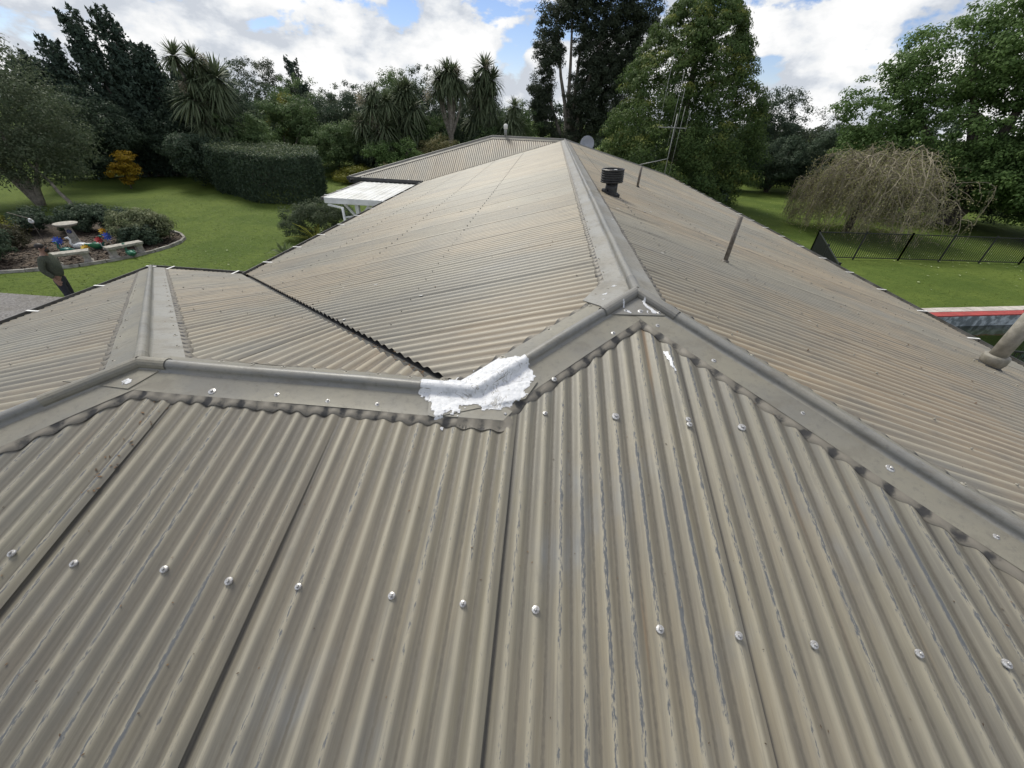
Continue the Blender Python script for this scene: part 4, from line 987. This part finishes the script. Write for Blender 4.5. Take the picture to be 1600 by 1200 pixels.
tree('shrub', (x, y), 'dark broad-leaved shrub behind the television antenna', heap(1.7, 1.4, 1.0, 7, 0, 78), G_mid, 110, 30, .34, .16, .6, 'shrub', trunk=False)
x, y = polar(18.6, 31)
tree('shrub', (x, y), 'dark low bush right of the conical conifer base', heap(1.9, 1.6, 1.0, 7, 0, 79), G_dark, 120, 30, .36, .15, .6, 'shrub', trunk=False)
# right background
for i, (az, d, rx, rz, m, lab) in enumerate([(24.0, 50, 3.0, 4.1, G_dark, 'dark leafy tree right of the conical conifer'), (28.4, 52, 3.0, 3.3, G_euc, 'brownish dark tree between the conifer and the big right tree'),
        (26.0, 45, 2.4, 2.2, G_dark, 'dark bush at the far end of the right lawn'), (30.6, 46, 2.6, 2.5, G_dark, 'dark bush behind the bare weeping tree'), (21.8, 44, 2.2, 2.4, G_dark, 'dark bush tucked behind the conical conifer')]):
    x, y = polar(az, d); tree('broadleaf_tree', (x, y), lab, heap(rx, rx, rz, 8, 0, i + 60), m, 260, 34, .5, .18, .5, group='trees at the back of the right lawn', tr=.16)
x, y = polar(42, 40)
tree('broadleaf_tree', (x, y), 'huge fresh green tree filling the right side with sky showing through its top',
     [(-5.2, 3.6, 6.2, 2.6, 2.4, 2.2), (-3.2, 2.4, 8.4, 3.2, 3, 2.6), (-4.8, 3.0, 4.0, 2.4, 2.4, 1.8), (0, 0, 9.4, 4.2, 4, 3.4), (-1.2, .8, 5.2, 3.8, 3.6, 3.0), (3, -2.4, 7.5, 4, 4, 3.6), (2.2, -2.6, 3.6, 3.6, 3.4, 2.6), (5.5, -4.5, 5, 3.6, 3.6, 4.2), (-.2, -.4, 12, 3.4, 3.2, 2.0), (4.5, -3.5, 11, 3.4, 3.4, 2.6), (-4.4, 2.6, 2.6, 2.4, 2.4, 1.6), (0, -1.5, 3.2, 3.2, 3, 2.0)],
     G_elm, 2100, 36, .62, .18, .62, trunk=[(-4.6, 3.2, 7), (-2.6, 2, 9), (0, 0, 11), (3, -2.4, 9), (2, -2, 5), (-1.4, .8, 6)], tr=.42, zmin=1.2, inner=.2, flat=.5)
x, y = polar(47.5, 38)
tree('broadleaf_tree', (x, y), 'low branching green tree at the right edge just beyond the fence', heap(4.2, 3.8, 2.9, 9, .1, 91), G_elm, 460, 32, .5, .17, .6, tr=.2)
for az, d, rx, rz, lab in ((36.5, 41, 2.4, 1.5, 'dark bush beyond the fence, behind the right half of the weeping tree'), (40.5, 42, 2.6, 1.7, 'dark bush at the foot of the huge fresh green tree'), (44.5, 43, 2.6, 1.6, 'dark bush in the shade beyond the right end of the fence')):
    x, y = polar(az, d); tree('shrub', (x, y), lab, heap(rx, rx, rz, 8, 0, int(az * 10) + 700), G_dark, 180, 34, .44, .16, .5, 'shrub', 'dark bushes under the big right tree', trunk=False)
# weeping bare tree
def weeping():
    bx, by = 17.8, 25.5
    t = empty('weeping_tree', (bx, by, 0), 'nearly bare weeping tree with tangled drooping twigs over the black fence', 'tree')
    M_tw = plain('twig', (.28, .25, .18), (.165, .145, .105), 3, .9)
    mb = MB(); mb.tube([(0, 0, -.1), (.05, 0, 1.4), (-.1, .1, 2.6), (0, 0, 3.1)], [.22, .18, .17, .14], 9); mb.build('trunk', M_bark, t, True)
    br = MB(); tw = MB(); bp = []
    def walk(p, d, L, n, wander, sag, r0, r1, sides, store, mbx, out):
        pts = [p.copy()]; st = L / n
        for k in range(n):
            d = (d + V((random.gauss(0, wander), random.gauss(0, wander), random.gauss(0, wander) - sag * (k / n + .2)))).normalized()
            p = p + d * st
            if p.z < .25: break
            if p.z > 4.2 + .6 * mn.noise(V((p.x * .8, p.y * .8, 3))): d = V((d.x, d.y, -.35)).normalized()
            if math.hypot(p.x, p.y) > 2.75 + 1.0 * mn.noise(V((p.x * .7, p.y * .7, 7))) + (1.3 * max(0, .25 * p.x - p.y) / 3): d = V((d.x * .22, d.y * .22, -1)).normalized()
            pts.append(p.copy())
        if len(pts) > 2:
            mbx.tube(pts, [r0 + (r1 - r0) * k / (len(pts) - 1) for k in range(len(pts))], sides, False)
            if store is not None: store.append(pts)
        return pts
    main = []; sec = []
    for i in range(26):            # crooked grey limbs
        a = 2 * pi * i / 26 + random.uniform(-.3, .3); s = V((0, 0, random.uniform(2.4, 3.1)))
        walk(s, V((cos(a) * .8, sin(a) * .8, random.uniform(.15, .75))).normalized(), random.uniform(1.9, 3.7), 12, .20, .22, .055, .024, 6, main, br, None)
    for pts in main:               # long trailing branches off the limbs
        for j in range(10):
            k = random.randint(2, len(pts) - 1); b = pts[k]; o_ = V((b.x, b.y, 0)); o_ = o_.normalized() if o_.length > .1 else V((1, 0, 0))
            d = V((o_.x * .9 + random.gauss(0, .6), o_.y * .9 + random.gauss(0, .6), random.uniform(-.2, .5))).normalized()
            walk(b, d, random.uniform(1.3, 3.2) + (2.2 if o_.y < -.4 and random.random() < .7 else .4), 12, .20, .42, .021, .010, 4, sec, br, None)
    for pts in sec:                # hanging twigs
        for j in range(11):
            k = random.randint(1, len(pts) - 1); b = pts[k]
            q = walk(b, V((random.gauss(0, .7), random.gauss(0, .7), random.uniform(-.9, .4))).normalized(), random.uniform(.5, 1.7), 6, .22, .35, .0105, .006, 3, None, tw, None)
            for p in q[1:]:
                for _ in range(2): bp.append(tuple(p + V((random.gauss(0, .09), random.gauss(0, .09), random.gauss(0, .12)))))
    br.build('branches', M_tw, t, False); tag(tw.build('twigs', M_tw, t, False), kind='stuff')
    bp = np.array(bp); leaf_obj('buds', bp, unit(rng.normal(size=bp.shape) + np.array([0, 0, .5])), .075, .6, leaf_mat('bud', (.18, .19, .08), (.36, .35, .17)), t, (0, 0, 0), rng.random(len(bp)), .2)['kind'] = 'stuff'
weeping()

# clipped hedge: a big trimmed block
def hedge():
    c = [V(q) for q in ((-21.6, 26.3, 0), (-17.2, 23.6, 0), (-14.3, 23.6, 0), (-13.6, 24.8, 0), (-15.6, 29.0, 0), (-21.5, 30.5, 0))]
    t = empty('clipped_hedge', (-17, 26, 0), 'large dark clipped hedge block with a paler flat top on the left lawn', 'hedge'); H = 2.45; P = []; Nn = []; Tn = []
    def add(p, nr, k, sp): P.append(p + rng.normal(size=p.shape) * sp); Nn.append(unit(np.repeat(nr[None], len(p), 0) + rng.normal(size=p.shape) * .55)); Tn.append(rng.random(len(p)))
    n = len(c)
    for i in range(n):
        a, b = c[i], c[(i + 1) % n]; L = (b - a).length; k = int(L * H * 290); s = rng.random(k); z = rng.random(k) * H
        nn = np.array((b.y - a.y, -(b.x - a.x), .15)); nn /= np.linalg.norm(nn)
        p = np.array(a)[None] + np.outer(s, np.array(b - a)); p[:, 2] = z
        bul = .28 * np.sin(s * L * 1.7 + i) * .4 - .35 * np.clip((z / H - .8) / .2, 0, 1) ** 2 - .25 * np.clip((.15 - z / H) / .15, 0, 1)
        add(p + nn[None] * bul[:, None], nn, k, .075)
        add(p - nn[None] * .22, nn, k, .1)
    k = 11000; pts = []
    while len(pts) < k:
        x, y = random.uniform(-22, -13), random.uniform(23, 31)
        if inpoly(x, y, [(q.x, q.y) for q in c]): pts.append((x, y, H + .12 * sin(x * 1.3) * sin(y * 1.1) + random.gauss(0, .05)))
    add(np.array(pts), np.array((0, 0, 1.)), k, .06)
    P = np.concatenate(P); Nn = np.concatenate(Nn); Tn = np.concatenate(Tn)
    leaf_obj('foliage', P - np.array((-17, 26, 0)), Nn, .13, .55, G_dark, t, (0, 0, 0), Tn, .2)
    P2 = np.array(pts)[:4500] + np.array([17, -26, .12]) + rng.normal(size=(4500, 3)) * .07
    leaf_obj('lit_top_leaves', P2, unit(rng.normal(size=(4500, 3)) * .5 + np.array([0, 0, 1])), .12, .5, leaf_mat('hedge_top_lit', (.055, .08, .04), (.12, .15, .075)), t, (0, 0, 0), rng.random(4500), .1)  # paler leaf layer that paints the light on the hedge top
    mb = MB(); q = [(p.x + 17) * .93 for p in c]; 
    for i in range(14): mb.tube([(random.uniform(-3, 2), random.uniform(-1, 2), 0), (random.uniform(-3, 2), random.uniform(-1, 2), 2)], [.05, .02], 5)
    mb.build('stems', M_bark, t)
hedge()
# shrubs beside the carport
tree('shrub', (-10.2, 17.6), 'rounded grey-green shrub on the lawn beside the carport', [(0, 0, .75, 1.25, 1.1, .75), (-.7, -.5, .7, .7, .7, .62), (.6, .7, .8, .75, .8, .7), (.1, .1, 1.1, .8, .8, .5)], leaf_mat('leaf_rosemary', (.055, .08, .045), (.12, .15, .088)), 200, 44, .26, .085, .35, 'shrub', trunk=False)
def fronds(loc, label, n, L, m, w=.05, group=None):
    t = empty('leafy_plant', (*loc, 0), label, 'plant', group)
    for i in range(n):
        a = random.uniform(0, 2 * pi); e = random.uniform(.5, 1.2); l = L * random.uniform(.7, 1.1); d = V((cos(a) * cos(e), sin(a) * cos(e), sin(e))); q = V((-sin(a), cos(a), 0)); vs = []
        for s, ww in ((0, .25), (.35, .9), (.7, 1), (1, .08)):
            c = d * l * s - V((0, 0, l * .35 * s * s)); vs += [c - q * w * ww, c, c + q * w * ww]; vs[-2] -= V((0, 0, w * .3))
        o = mesh('leaf', vs, [(k * 3 + j, k * 3 + j + 1, k * 3 + j + 4, k * 3 + j + 3) for k in range(3) for j in (0, 1)], m, t)
fronds((-9.75, 16.55), 'yellow-green broad bladed plant in front of the grey-green shrub', 34, 1.55, leaf_mat('blade_yellow', (.22, .24, .04), (.36, .36, .10)), .06)
fronds((-10.1, 14.6), 'low leafy plant showing just over the gutter left of the shrub', 22, .8, leaf_mat('blade_green', (.10, .14, .05), (.2, .24, .11)), .05)
fronds((-9.2, 15.9), 'small leafy plant against the gutter below the yellow-green plant', 18, .8, leaf_mat('blade_pale', (.14, .18, .08), (.25, .28, .15)), .045)

# garden bed planting
tree('shrub', (-16.6, 15.3), 'rounded variegated shrub at the right end of the garden bed', [(0, 0, .55, 1.05, .95, .62), (-.5, .1, .7, .6, .6, .5), (.5, .2, .6, .6, .6, .5), (.1, .3, .85, .7, .6, .35)], G_var, 150, 40, .24, .12, .38, 'shrub', 'planting in the garden bed', trunk=False)
tree('shrub', (-16.2, 14.75), 'dark green lower shrub in front of the variegated shrub', heap(.75, .6, .42, 6, 0, 31), G_dark, 70, 34, .2, .10, .5, 'shrub', 'planting in the garden bed', trunk=False)
for x, y, rx, rz, lab in ((-18.9, 16.4, .9, .5, 'dark clipped bush behind the pinwheels, right of the pedestal'), (-20.3, 16.0, .95, .55, 'dark bush directly behind the concrete pedestal'), (-21.6, 15.4, .9, .5, 'dark bush left of the concrete pedestal')):
    tree('shrub', (x, y), lab, heap(rx, rx * .8, rz, 7, 0, int(x * -10)), G_dark, 110, 36, .22, .10, .5, 'shrub', 'planting in the garden bed', trunk=False)
tree('shrub', (-22.9, 14.4), 'low spreading golden bush at the back left of the garden bed', [(0, 0, .45, 1.1, .9, .45), (1.0, .4, .4, .7, .7, .4), (-.9, -.4, .5, .9, .8, .45)], G_yg, 120, 34, .24, .10, .5, 'shrub', 'planting in the garden bed', trunk=False)
tree('shrub', (-18.9, 11.75), 'dark shrub at the left picture edge behind the standing person', heap(.95, .85, .62, 7, 0, 41), G_dark, 120, 36, .24, .10, .5, 'shrub', 'planting in the garden bed', trunk=False)
tree('shrub', (-20.3, 13.3), 'straggly brownish shrub left of the blue pinwheel', heap(.8, .7, .45, 7, 0, 42), leaf_mat('leaf_brown', (.035, .04, .022), (.085, .08, .05)), 90, 26, .26, .09, .35, 'shrub', 'planting in the garden bed', trunk=False)
# lawn tufts and petals
def blades():
    N = 60000; xs = np.concatenate([rng.uniform(-24, -5, 40000), rng.uniform(6.5, 30, 20000)]); ys = np.concatenate([rng.uniform(9.6, 40, 40000), rng.uniform(8, 40, 20000)])
    ok = np.ones(N, bool); bpz = np.array(bed_front)
    from itertools import product
    ok &= ~((xs < -14.9) & (ys < 18) & (ys > 10.3) & (xs > -27) & np.array([inpoly(a, b, bed_front) for a, b in zip(xs, ys)]))
    rel = np.stack([xs - PO.x, ys - PO.y], 1); a = rel @ np.array([pu.x, pu.y]); b = rel @ np.array([pv.x, pv.y]); ok &= ~((a > PL0 - .6) & (a < PL1 + .6) & (b < .7) & (b > -PW - .7))
    xs, ys = xs[ok], ys[ok]; n = len(xs); an = rng.uniform(0, 2 * pi, n); h = rng.uniform(.008, .022, n); w = rng.uniform(.012, .03, n); ln = rng.normal(size=(n, 2)) * .06
    q = np.zeros((n, 3, 3)); q[:, 0] = np.stack([xs - np.cos(an) * w, ys - np.sin(an) * w, np.zeros(n)], 1); q[:, 1] = np.stack([xs + np.cos(an) * w, ys + np.sin(an) * w, np.zeros(n)], 1); q[:, 2] = np.stack([xs + ln[:, 0], ys + ln[:, 1], h], 1)
    me = bpy.data.meshes.new('lawn_grass'); me.vertices.add(3 * n); me.vertices.foreach_set('co', q.astype(np.float32).ravel()); me.loops.add(3 * n); me.loops.foreach_set('vertex_index', np.arange(3 * n, dtype=np.int32))
    me.polygons.add(n); me.polygons.foreach_set('loop_start', np.arange(0, 3 * n, 3, dtype=np.int32)); me.materials.append(leaf_mat('grass_blade', (.075, .12, .018), (.125, .17, .034))); me.update(calc_edges=True)
    me.attributes.new('tone', 'FLOAT', 'POINT').data.foreach_set('value', np.repeat(rng.random(n), 3).astype(np.float32))
    o = bpy.data.objects.new('lawn_grass', me); COL.objects.link(o); tag(o, kind='stuff')
blades()
def petals():
    vs = []; fs = []
    for i in range(345):
        if i < 260: x, y = random.gauss(21, 3.6), random.gauss(22, 3.6)
        elif i < 330: x, y = random.uniform(11, 18), random.uniform(18, 34)
        else: x, y = random.uniform(-14, -9), random.uniform(12, 22)
        if y < 15 and x > 0: continue
        s = random.uniform(.03, .075); a = random.uniform(0, pi); n = len(vs); z = .045
        vs += [(x - s * cos(a), y - s * sin(a), z), (x + s * .6 * sin(a), y - s * .6 * cos(a), z + .01), (x + s * cos(a), y + s * sin(a), z), (x - s * .6 * sin(a), y + s * .6 * cos(a), z + .015)]; fs.append((n, n + 1, n + 2, n + 3))
    tag(mesh('fallen_petals', vs, fs, plain('petal', (.42, .45, .30), (.26, .30, .14), 2, .8)), kind='stuff')
petals()

# ------------------------------------------------------------------ pool and fences
def pool():
    p = empty('swimming_pool', ppt(2, -PW / 2), 'sunken swimming pool with tiled coping, a red band and pale walls', 'pool'); PB = p.location
    # walls
    M_pw = plain('pool_wall', (.50, .56, .58), (.16, .19, .20), 3.2, .6, 0, .4, thr=(.4, .58))
    mb = MB(); hz = -1.4
    c = [V(q) for q in hole]
    for i in range(4):
        a, b = c[i], c[(i + 1) % 4]; mb.add([a, b, b + V((0, 0, hz)), a + V((0, 0, hz))], [(0, 1, 2, 3)])
    mb.add([q + V((0, 0, hz)) for q in c], [(0, 1, 2, 3)]); mb.build('basin_wall', M_pw, p, base=PB)
    M_tile = plain('coping_tile', (.50, .46, .42), (.36, .33, .30), 2.2, .8); M_red = plain('red_band', (.36, .06, .055), (.26, .05, .045), 4, .6)
    for side, b0, b1, r0, r1 in ((1, .30, .62, .0, .29), (-1, -PW - .62, -PW - .30, -PW - .29, -PW)):
        a = PL0
        while a < PL1:
            d = .46; m2 = MB(); z0 = random.uniform(0, .006)
            q = [ppt(a + .008, b0, 0), ppt(a + d - .008, b0, 0), ppt(a + d - .008, b1, 0), ppt(a + .008, b1, 0)]
            m2.add(q + [(x, y, .045 + z0) for x, y, _ in q], [(0, 3, 2, 1), (4, 5, 6, 7), (0, 1, 5, 4), (1, 2, 6, 5), (2, 3, 7, 6), (3, 0, 4, 7)]); m2.build('coping_tile', M_tile, p, base=PB); a += d
        q = [ppt(PL0, r0), ppt(PL1, r0), ppt(PL1, r1), ppt(PL0, r1)]
        m2 = MB(); m2.add(q + [(x, y, .04) for x, y, _ in q], [(0, 3, 2, 1), (4, 5, 6, 7), (0, 1, 5, 4), (1, 2, 6, 5), (2, 3, 7, 6), (3, 0, 4, 7)]); m2.build('red_band', M_red, p, base=PB)
    k = NT('pool_water'); k.b.inputs['Base Color'].default_value = (.012, .018, .006, 1); k.b.inputs['Roughness'].default_value = .06; k.b.inputs['Specular IOR Level'].default_value = .5
    k.bump(k.noise(k.coord('Object'), 3, 3, .5), .12, .05)
    w = mesh('water', [(x, y, -.36) for x, y, _ in hole], [(0, 1, 2, 3)][::1], k.m); tag(w, kind='structure')
    if w.data.polygons[0].normal.z < 0: w.data.flip_normals()
pool()
M_fence = plain('fence_black', (.018, .021, .022), None, 8, .45)
def fence(P, H, label, group, rails=True):
    a0 = V((*P[0], 0)); t = empty('pool_fence', a0, label, 'fence', group)
    for a, b in zip(P, P[1:]):
        a, b = V((*a, 0)), V((*b, 0)); D = b - a; L = D.length; n = max(1, round(L / 2.4)); dn = D.normalized()
        for i in range(n + 1): MB().box(a + dn * L * i / n + V((0, 0, H / 2 + .03)), (.055, .055, H + .06)).build('post', M_fence, t, base=a0)
        for i in range(n):
            p, q = a + dn * (L * i / n + .03), a + dn * (L * (i + 1) / n - .03)
            for z in (.09, H - .02): MB().bar(p + V((0, 0, z)), q + V((0, 0, z)), .035, .035).build('rail', M_fence, t, base=a0)
            k = int((q - p).length / .105)
            for j in range(1, k): c = p.lerp(q, j / k); MB().box(c + V((0, 0, H / 2 + .03)), (.018, .018, H - .12)).build('picket', M_fence, t, base=a0)
fence([(10.15, 14.05), (12.25, 19.1), (16.7, 19.72), (22.7, 20.4), (27, 20.8)], 1.2, 'long black tubular pool fence turning a corner under the weeping tree', 'black pool fences')
fence([(9.2, 8.3), (10.1, 8.22), (14.0, 7.9)], 1.2, 'black tubular fence on the near side of the pool by the right eave', 'black pool fences')

# ------------------------------------------------------------------ garden furniture, ornaments
def bench(x0, y0, x1, y1, label):
    c = ((x0 + x1) / 2, (y0 + y1) / 2, 0); L = math.hypot(x1 - x0, y1 - y0); rz = math.atan2(y1 - y0, x1 - x0)
    t = empty('stone_bench', c, label, 'bench', 'stone benches at the edge of the garden bed', rz)
    mb = MB(); mb.box((0, 0, .40), (L + .28, .36, .075)); mb.box((0, 0, .355), (L + .20, .30, .03)); mb.build('seat_slab', M_conc, t)
    for sx in (-1, 1):
        m2 = MB(); w0, w1, d0, d1 = .13, .10, .15, .12; vs = []
        for z, w, d in ((0, w0, d0), (.06, w0, d0), (.12, w1 * .85, d1), (.28, w1 * .85, d1), (.345, w1 * 1.1, d0)):
            vs += [(sx * L / 2 + a * w, b * d, z) for a, b in ((-1, -1), (1, -1), (1, 1), (-1, 1))]
        m2.add(vs, [(i * 4 + j, i * 4 + (j + 1) % 4, i * 4 + 4 + (j + 1) % 4, i * 4 + 4 + j) for i in range(4) for j in range(4)] + [(16, 17, 18, 19)]); m2.build('leg', M_conc, t)
bench(-16.75, 11.98, -16.2, 12.55, 'weathered stone bench behind the standing person, left of the two benches')
bench(-15.75, 13.10, -15.42, 13.85, 'weathered stone bench in front of the variegated shrub, right of the two benches')
pd = empty('bird_bath', (-18.35, 14.15, 0), 'tall stone bird bath pedestal with a dark blue emblem', 'bird bath')
MB().lathe([(.20, 0), (.20, .06), (.15, .10), (.125, .4), (.10, .70), (.12, .74)], 14).build('column', M_conc, pd, True)
MB().lathe([(.10, .72), (.30, .78), (.36, .84), (.36, .87), (.30, .86), (.001, .83)], 20).build('basin', M_conc, pd, True)
MB().lathe([(.001, 0), (.07, 0), (.07, .012), (.0005, .014)], 14, (.078, -.085, .58), Matrix.Rotation(R(40), 3, 'Z') @ Matrix.Rotation(R(86), 3, 'X')).build('emblem', plain('emblem_blue', (.02, .03, .15)), pd, True)
MB().lathe([(.026, 0), (.036, 0), (.036, .008), (.026, .008), (.026, 0)], 12, (.086, -.096, .58), Matrix.Rotation(R(40), 3, 'Z') @ Matrix.Rotation(R(86), 3, 'X')).build('emblem_ring', plain('emblem_pale', (.4, .42, .45)), pd, True)
def pinwheel(x, y, h, col, mid, label, r=.17):
    t = empty('pinwheel', (x, y, 0), label, 'pinwheel', 'flower pinwheels stuck in the garden bed')
    MB().tube([(0, 0, 0), (0, 0, h)], .008, 5).build('stick', M_white, t)
    d = V((-x, -y, 5 - h)); d.z *= .6; d.normalize(); q1 = d.cross(V((0, 0, 1))).normalized(); q2 = q1.cross(d)
    m = plain('petal_' + label.split()[0], col, tuple(a * .7 for a in col), 5, .5)
    for i in range(10):
        a = 2 * pi * i / 10; e = q1 * cos(a) + q2 * sin(a); f = -q1 * sin(a) + q2 * cos(a); c = V((0, 0, h)) + d * .02
        mesh('petal', [c, c + e * r * .6 - f * r * .16 + d * .02, c + e * r, c + e * r * .6 + f * r * .16 - d * .02], [(0, 1, 2, 3)], m, t)
    MB().blob((0, 0, h), (.045, .045, .045)).build('hub', plain('hub_' + label.split()[0], mid), t, True)
pinwheel(-18.0, 13.32, .45, (.05, .12, .62), (.06, .12, .5), 'blue flower pinwheel left of the bird bath')
pinwheel(-17.55, 14.66, .5, (.70, .42, .03), (.5, .22, .02), 'yellow-orange flower pinwheel standing farthest back near the dark bushes', .14)
pinwheel(-16.95, 14.22, .45, (.07, .10, .60), (.6, .6, .55), 'blue flower pinwheel with a pale centre right of the yellow one')
pinwheel(-16.95, 13.85, .40, (.55, .04, .06), (.4, .03, .04), 'red flower pinwheel between the swan and the right bench', .14)
pinwheel(-16.95, 13.25, .28, (.75, .52, .04), (.6, .35, .02), 'bright yellow flower pinwheel low in front of the swan', .14)
def bird(name, x, y, rz, m1, m2, label, s=1, neck=True, tail=None, cat='ornament'):
    t = empty(name, (x, y, 0), label, cat, None, rz)
    b = MB(); b.blob((0, 0, .17 * s), (.24 * s, .13 * s, .13 * s), 12, 8); b.build('body', m1, t, True)
    for sy in (-1, 1): MB().blob((-.03 * s, sy * .11 * s, .20 * s), (.2 * s, .035 * s, .10 * s)).build('wing', m2, t, True)
    MB().tube([(.16 * s, 0, .2 * s), (.26 * s, 0, .30 * s), (.20 * s, 0, .44 * s), (.24 * s, 0, .54 * s), (.33 * s, 0, .52 * s)], [.06 * s, .04 * s, .033 * s, .045 * s, .03 * s], 8).build('neck', m1 if neck else m2, t, True)
    MB().tube([(.33 * s, 0, .52 * s), (.42 * s, 0, .49 * s)], [.02 * s, .004], 6).build('beak', plain('beak_orange', (.5, .2, .03)), t, True)
    MB().tube([(-.2 * s, 0, .2 * s), (-.42 * s, 0, .24 * s)], [.07 * s, .015], 6).build('tail', m2, t, True)
M_teal = plain('teal_paint', (.015, .14, .12), (.02, .09, .06), 6, .4); M_green = plain('green_paint', (.03, .17, .07), (.02, .10, .05), 6, .4); M_jade = plain('jade_paint', (.05, .20, .13), None, 6, .5)
bird('swan_ornament', -17.75, 13.75, R(215), M_white, M_white, 'white swan ornament with a curved neck beside the bird bath', .9)
bird('bird_ornament', -17.2, 13.9, R(20), M_teal, M_green, 'teal and green bird ornament to the right of the white swan', .95)
bird('bird_ornament', -17.75, 13.2, R(190), M_teal, M_teal, 'dark teal bird ornament left of the low yellow pinwheel', .8)
bird('bird_ornament', -15.35, 13.38, R(160), M_jade, M_jade, 'jade green long necked bird ornament leaning on the right bench', .85)
gl_ = empty('gull_ornament', (-19.4, 13.9, 0), 'small white bird ornament on a stake left of the bird bath', 'ornament')
MB().tube([(0, 0, 0), (0, 0, .9)], .01, 5).build('stake', M_steel, gl_); MB().blob((0, 0, .92), (.10, .06, .08)).build('body', M_white, gl_, True); MB().blob((.06, -.05, 1.0), (.05, .05, .05)).build('head', M_white, gl_, True)
MB().tube([(-.5, -.2, 1.25), (.1, 0, 1.0)], .012, 5).build('perch_stick', M_barkp, gl_)

# ------------------------------------------------------------------ the person
def skin(name, chain, edges, m, parent, sub=2):
    me = bpy.data.meshes.new(name); me.from_pydata([c[:3] for c in chain], edges, []); me.materials.append(m)
    o = bpy.data.objects.new(name, me); COL.objects.link(o); o.parent = parent
    sk = o.modifiers.new('skin', 'SKIN'); sk.use_smooth_shade = True
    for v, c in zip(me.skin_vertices[0].data, chain):
        r = c[3]; v.radius = r if hasattr(r, '__len__') else (r, r)
    me.skin_vertices[0].data[0].use_root = True
    s = o.modifiers.new('sub', 'SUBSURF'); s.levels = sub; s.render_levels = sub; return o
def person():
    t = empty('person', (-13.0, 9.13, .0), 'person in dark olive jumper and dark trousers standing by the garden bed looking up', 'person', rz=R(-62))
    sk_ = plain('skin', (.27, .165, .12), (.22, .13, .095), 9, .5); ol = plain('olive_knit', (.075, .085, .06), (.05, .058, .043), 40, .9, .4); dn = plain('dark_denim', (.018, .02, .028), (.03, .032, .04), 30, .8); hr = plain('dark_hair', (.018, .014, .012), None, 30, .6); sh = plain('shoe', (.03, .028, .027), None, 20, .5)
    # facing +y; x right
    C = [(0, 0, .95, (.15, .11)), (0, .0, 1.15, (.155, .12)), (0, -.01, 1.36, (.17, .115)), (0, .0, 1.49, (.06, .06)), (0, .03, 1.56, (.06, .065)), (0, .045, 1.645, (.078, .10)), (0, .035, 1.715, (.06, .075)),
         (.10, 0, .88, .095), (.11, .02, .50, .062), (.12, -.01, .10, .042), (.13, .10, .04, .038), (-.10, 0, .88, .095), (-.12, -.01, .50, .062), (-.13, -.05, .10, .042), (-.15, .06, .04, .038),
         (.20, -.01, 1.42, .06), (.27, -.08, 1.16, .048), (.255, .05, .93, .036), (-.20, -.01, 1.42, .06), (-.27, -.16, 1.17, .048), (-.155, .03, .93, .034)]
    E_ = [(0, 1), (1, 2), (2, 3), (3, 4), (4, 5), (5, 6), (0, 7), (7, 8), (8, 9), (9, 10), (0, 11), (11, 12), (12, 13), (13, 14), (2, 15), (15, 16), (16, 17), (2, 18), (18, 19), (19, 20)]
    skin('body', C, E_, sk_, t)
    J = [(0, 0, .86, (.20, .16)), (0, .02, 1.10, (.205, .17)), (0, -.005, 1.34, (.205, .145)), (0, .0, 1.48, (.085, .08)), (.20, -.01, 1.41, .08), (.28, -.08, 1.16, .072), (.263, .045, .935, .052), (-.20, -.01, 1.41, .08), (-.285, -.16, 1.17, .068), (-.165, .025, .935, .052)]
    skin('jumper', J, [(0, 1), (1, 2), (2, 3), (2, 4), (4, 5), (5, 6), (2, 7), (7, 8), (8, 9)], ol, t)
    Tr = [(0, 0, .98, (.14, .11)), (0, 0, .88, (.15, .12)), (.09, 0, .74, .098), (.11, .02, .46, .08), (.12, -.01, .09, .068), (-.09, 0, .74, .098), (-.12, -.01, .46, .08), (-.13, -.05, .09, .068)]
    skin('trousers', Tr, [(0, 1), (1, 2), (2, 3), (3, 4), (1, 5), (5, 6), (6, 7)], dn, t)
    h = MB(); h.blob((0, .015, 1.69), (.087, .10, .085), 14, 8); h.build('hair', hr, t, True)
    MB().blob((0, .105, 1.585), (.06, .05, .055), 10, 6).build('beard', hr, t, True)
    MB().blob((0, .15, 1.645), (.014, .022, .024)).build('nose', sk_, t, True)
    g2 = MB(); 
    for sx in (-1, 1): g2.blob((sx * .034, .135, 1.665), (.027, .012, .02)); MB().blob((sx * .084, .03, 1.645), (.014, .024, .033)).build('ear', sk_, t, True)
    g2.tube([(-.085, .05, 1.668), (-.03, .143, 1.668), (.03, .143, 1.668), (.085, .05, 1.668)], .006, 5); g2.build('sunglasses', M_rub, t, True)
    for sx, x, y in ((1, .125, .03), (-1, -.14, -.01)): MB().blob((x, y + .03, .045), (.05, .14, .05), 10, 6).build('shoe', sh, t, True)
    # hands: palm and five fingers each
    for sx, w in ((1, V((.255, .05, .93))), (-1, V((-.145, .03, .92)))):
        d = V((-.08 * sx, .35, -.93)).normalized(); q = V((-sx, 0, 0)); q = (q - d * q.dot(d)).normalized(); nn = d.cross(q)
        ch = [(*w, .026), (*(w + d * .05), (.03, .017)), (*(w + d * .085), (.03, .015))]
        ed = [(0, 1), (1, 2)]
        for k, l in enumerate((.065, .075, .07, .055)):
            b = w + d * .088 + q * (k - 1.5) * .017; i = len(ch)
            ch += [(*b, .009), (*(b + d * l * .55 + nn * .012), .0085), (*(b + d * l + nn * .035), .007)]; ed += [(2, i), (i, i + 1), (i + 1, i + 2)]
        i = len(ch); b = w + d * .03 + q * .035; ch += [(*b, .011), (*(b + d * .035 + q * .02), .0095), (*(b + d * .065 + q * .022 + nn * .012), .008)]; ed += [(0, i), (i, i + 1), (i + 1, i + 2)]
        skin('hand', ch, ed, sk_, t, 1)
person()
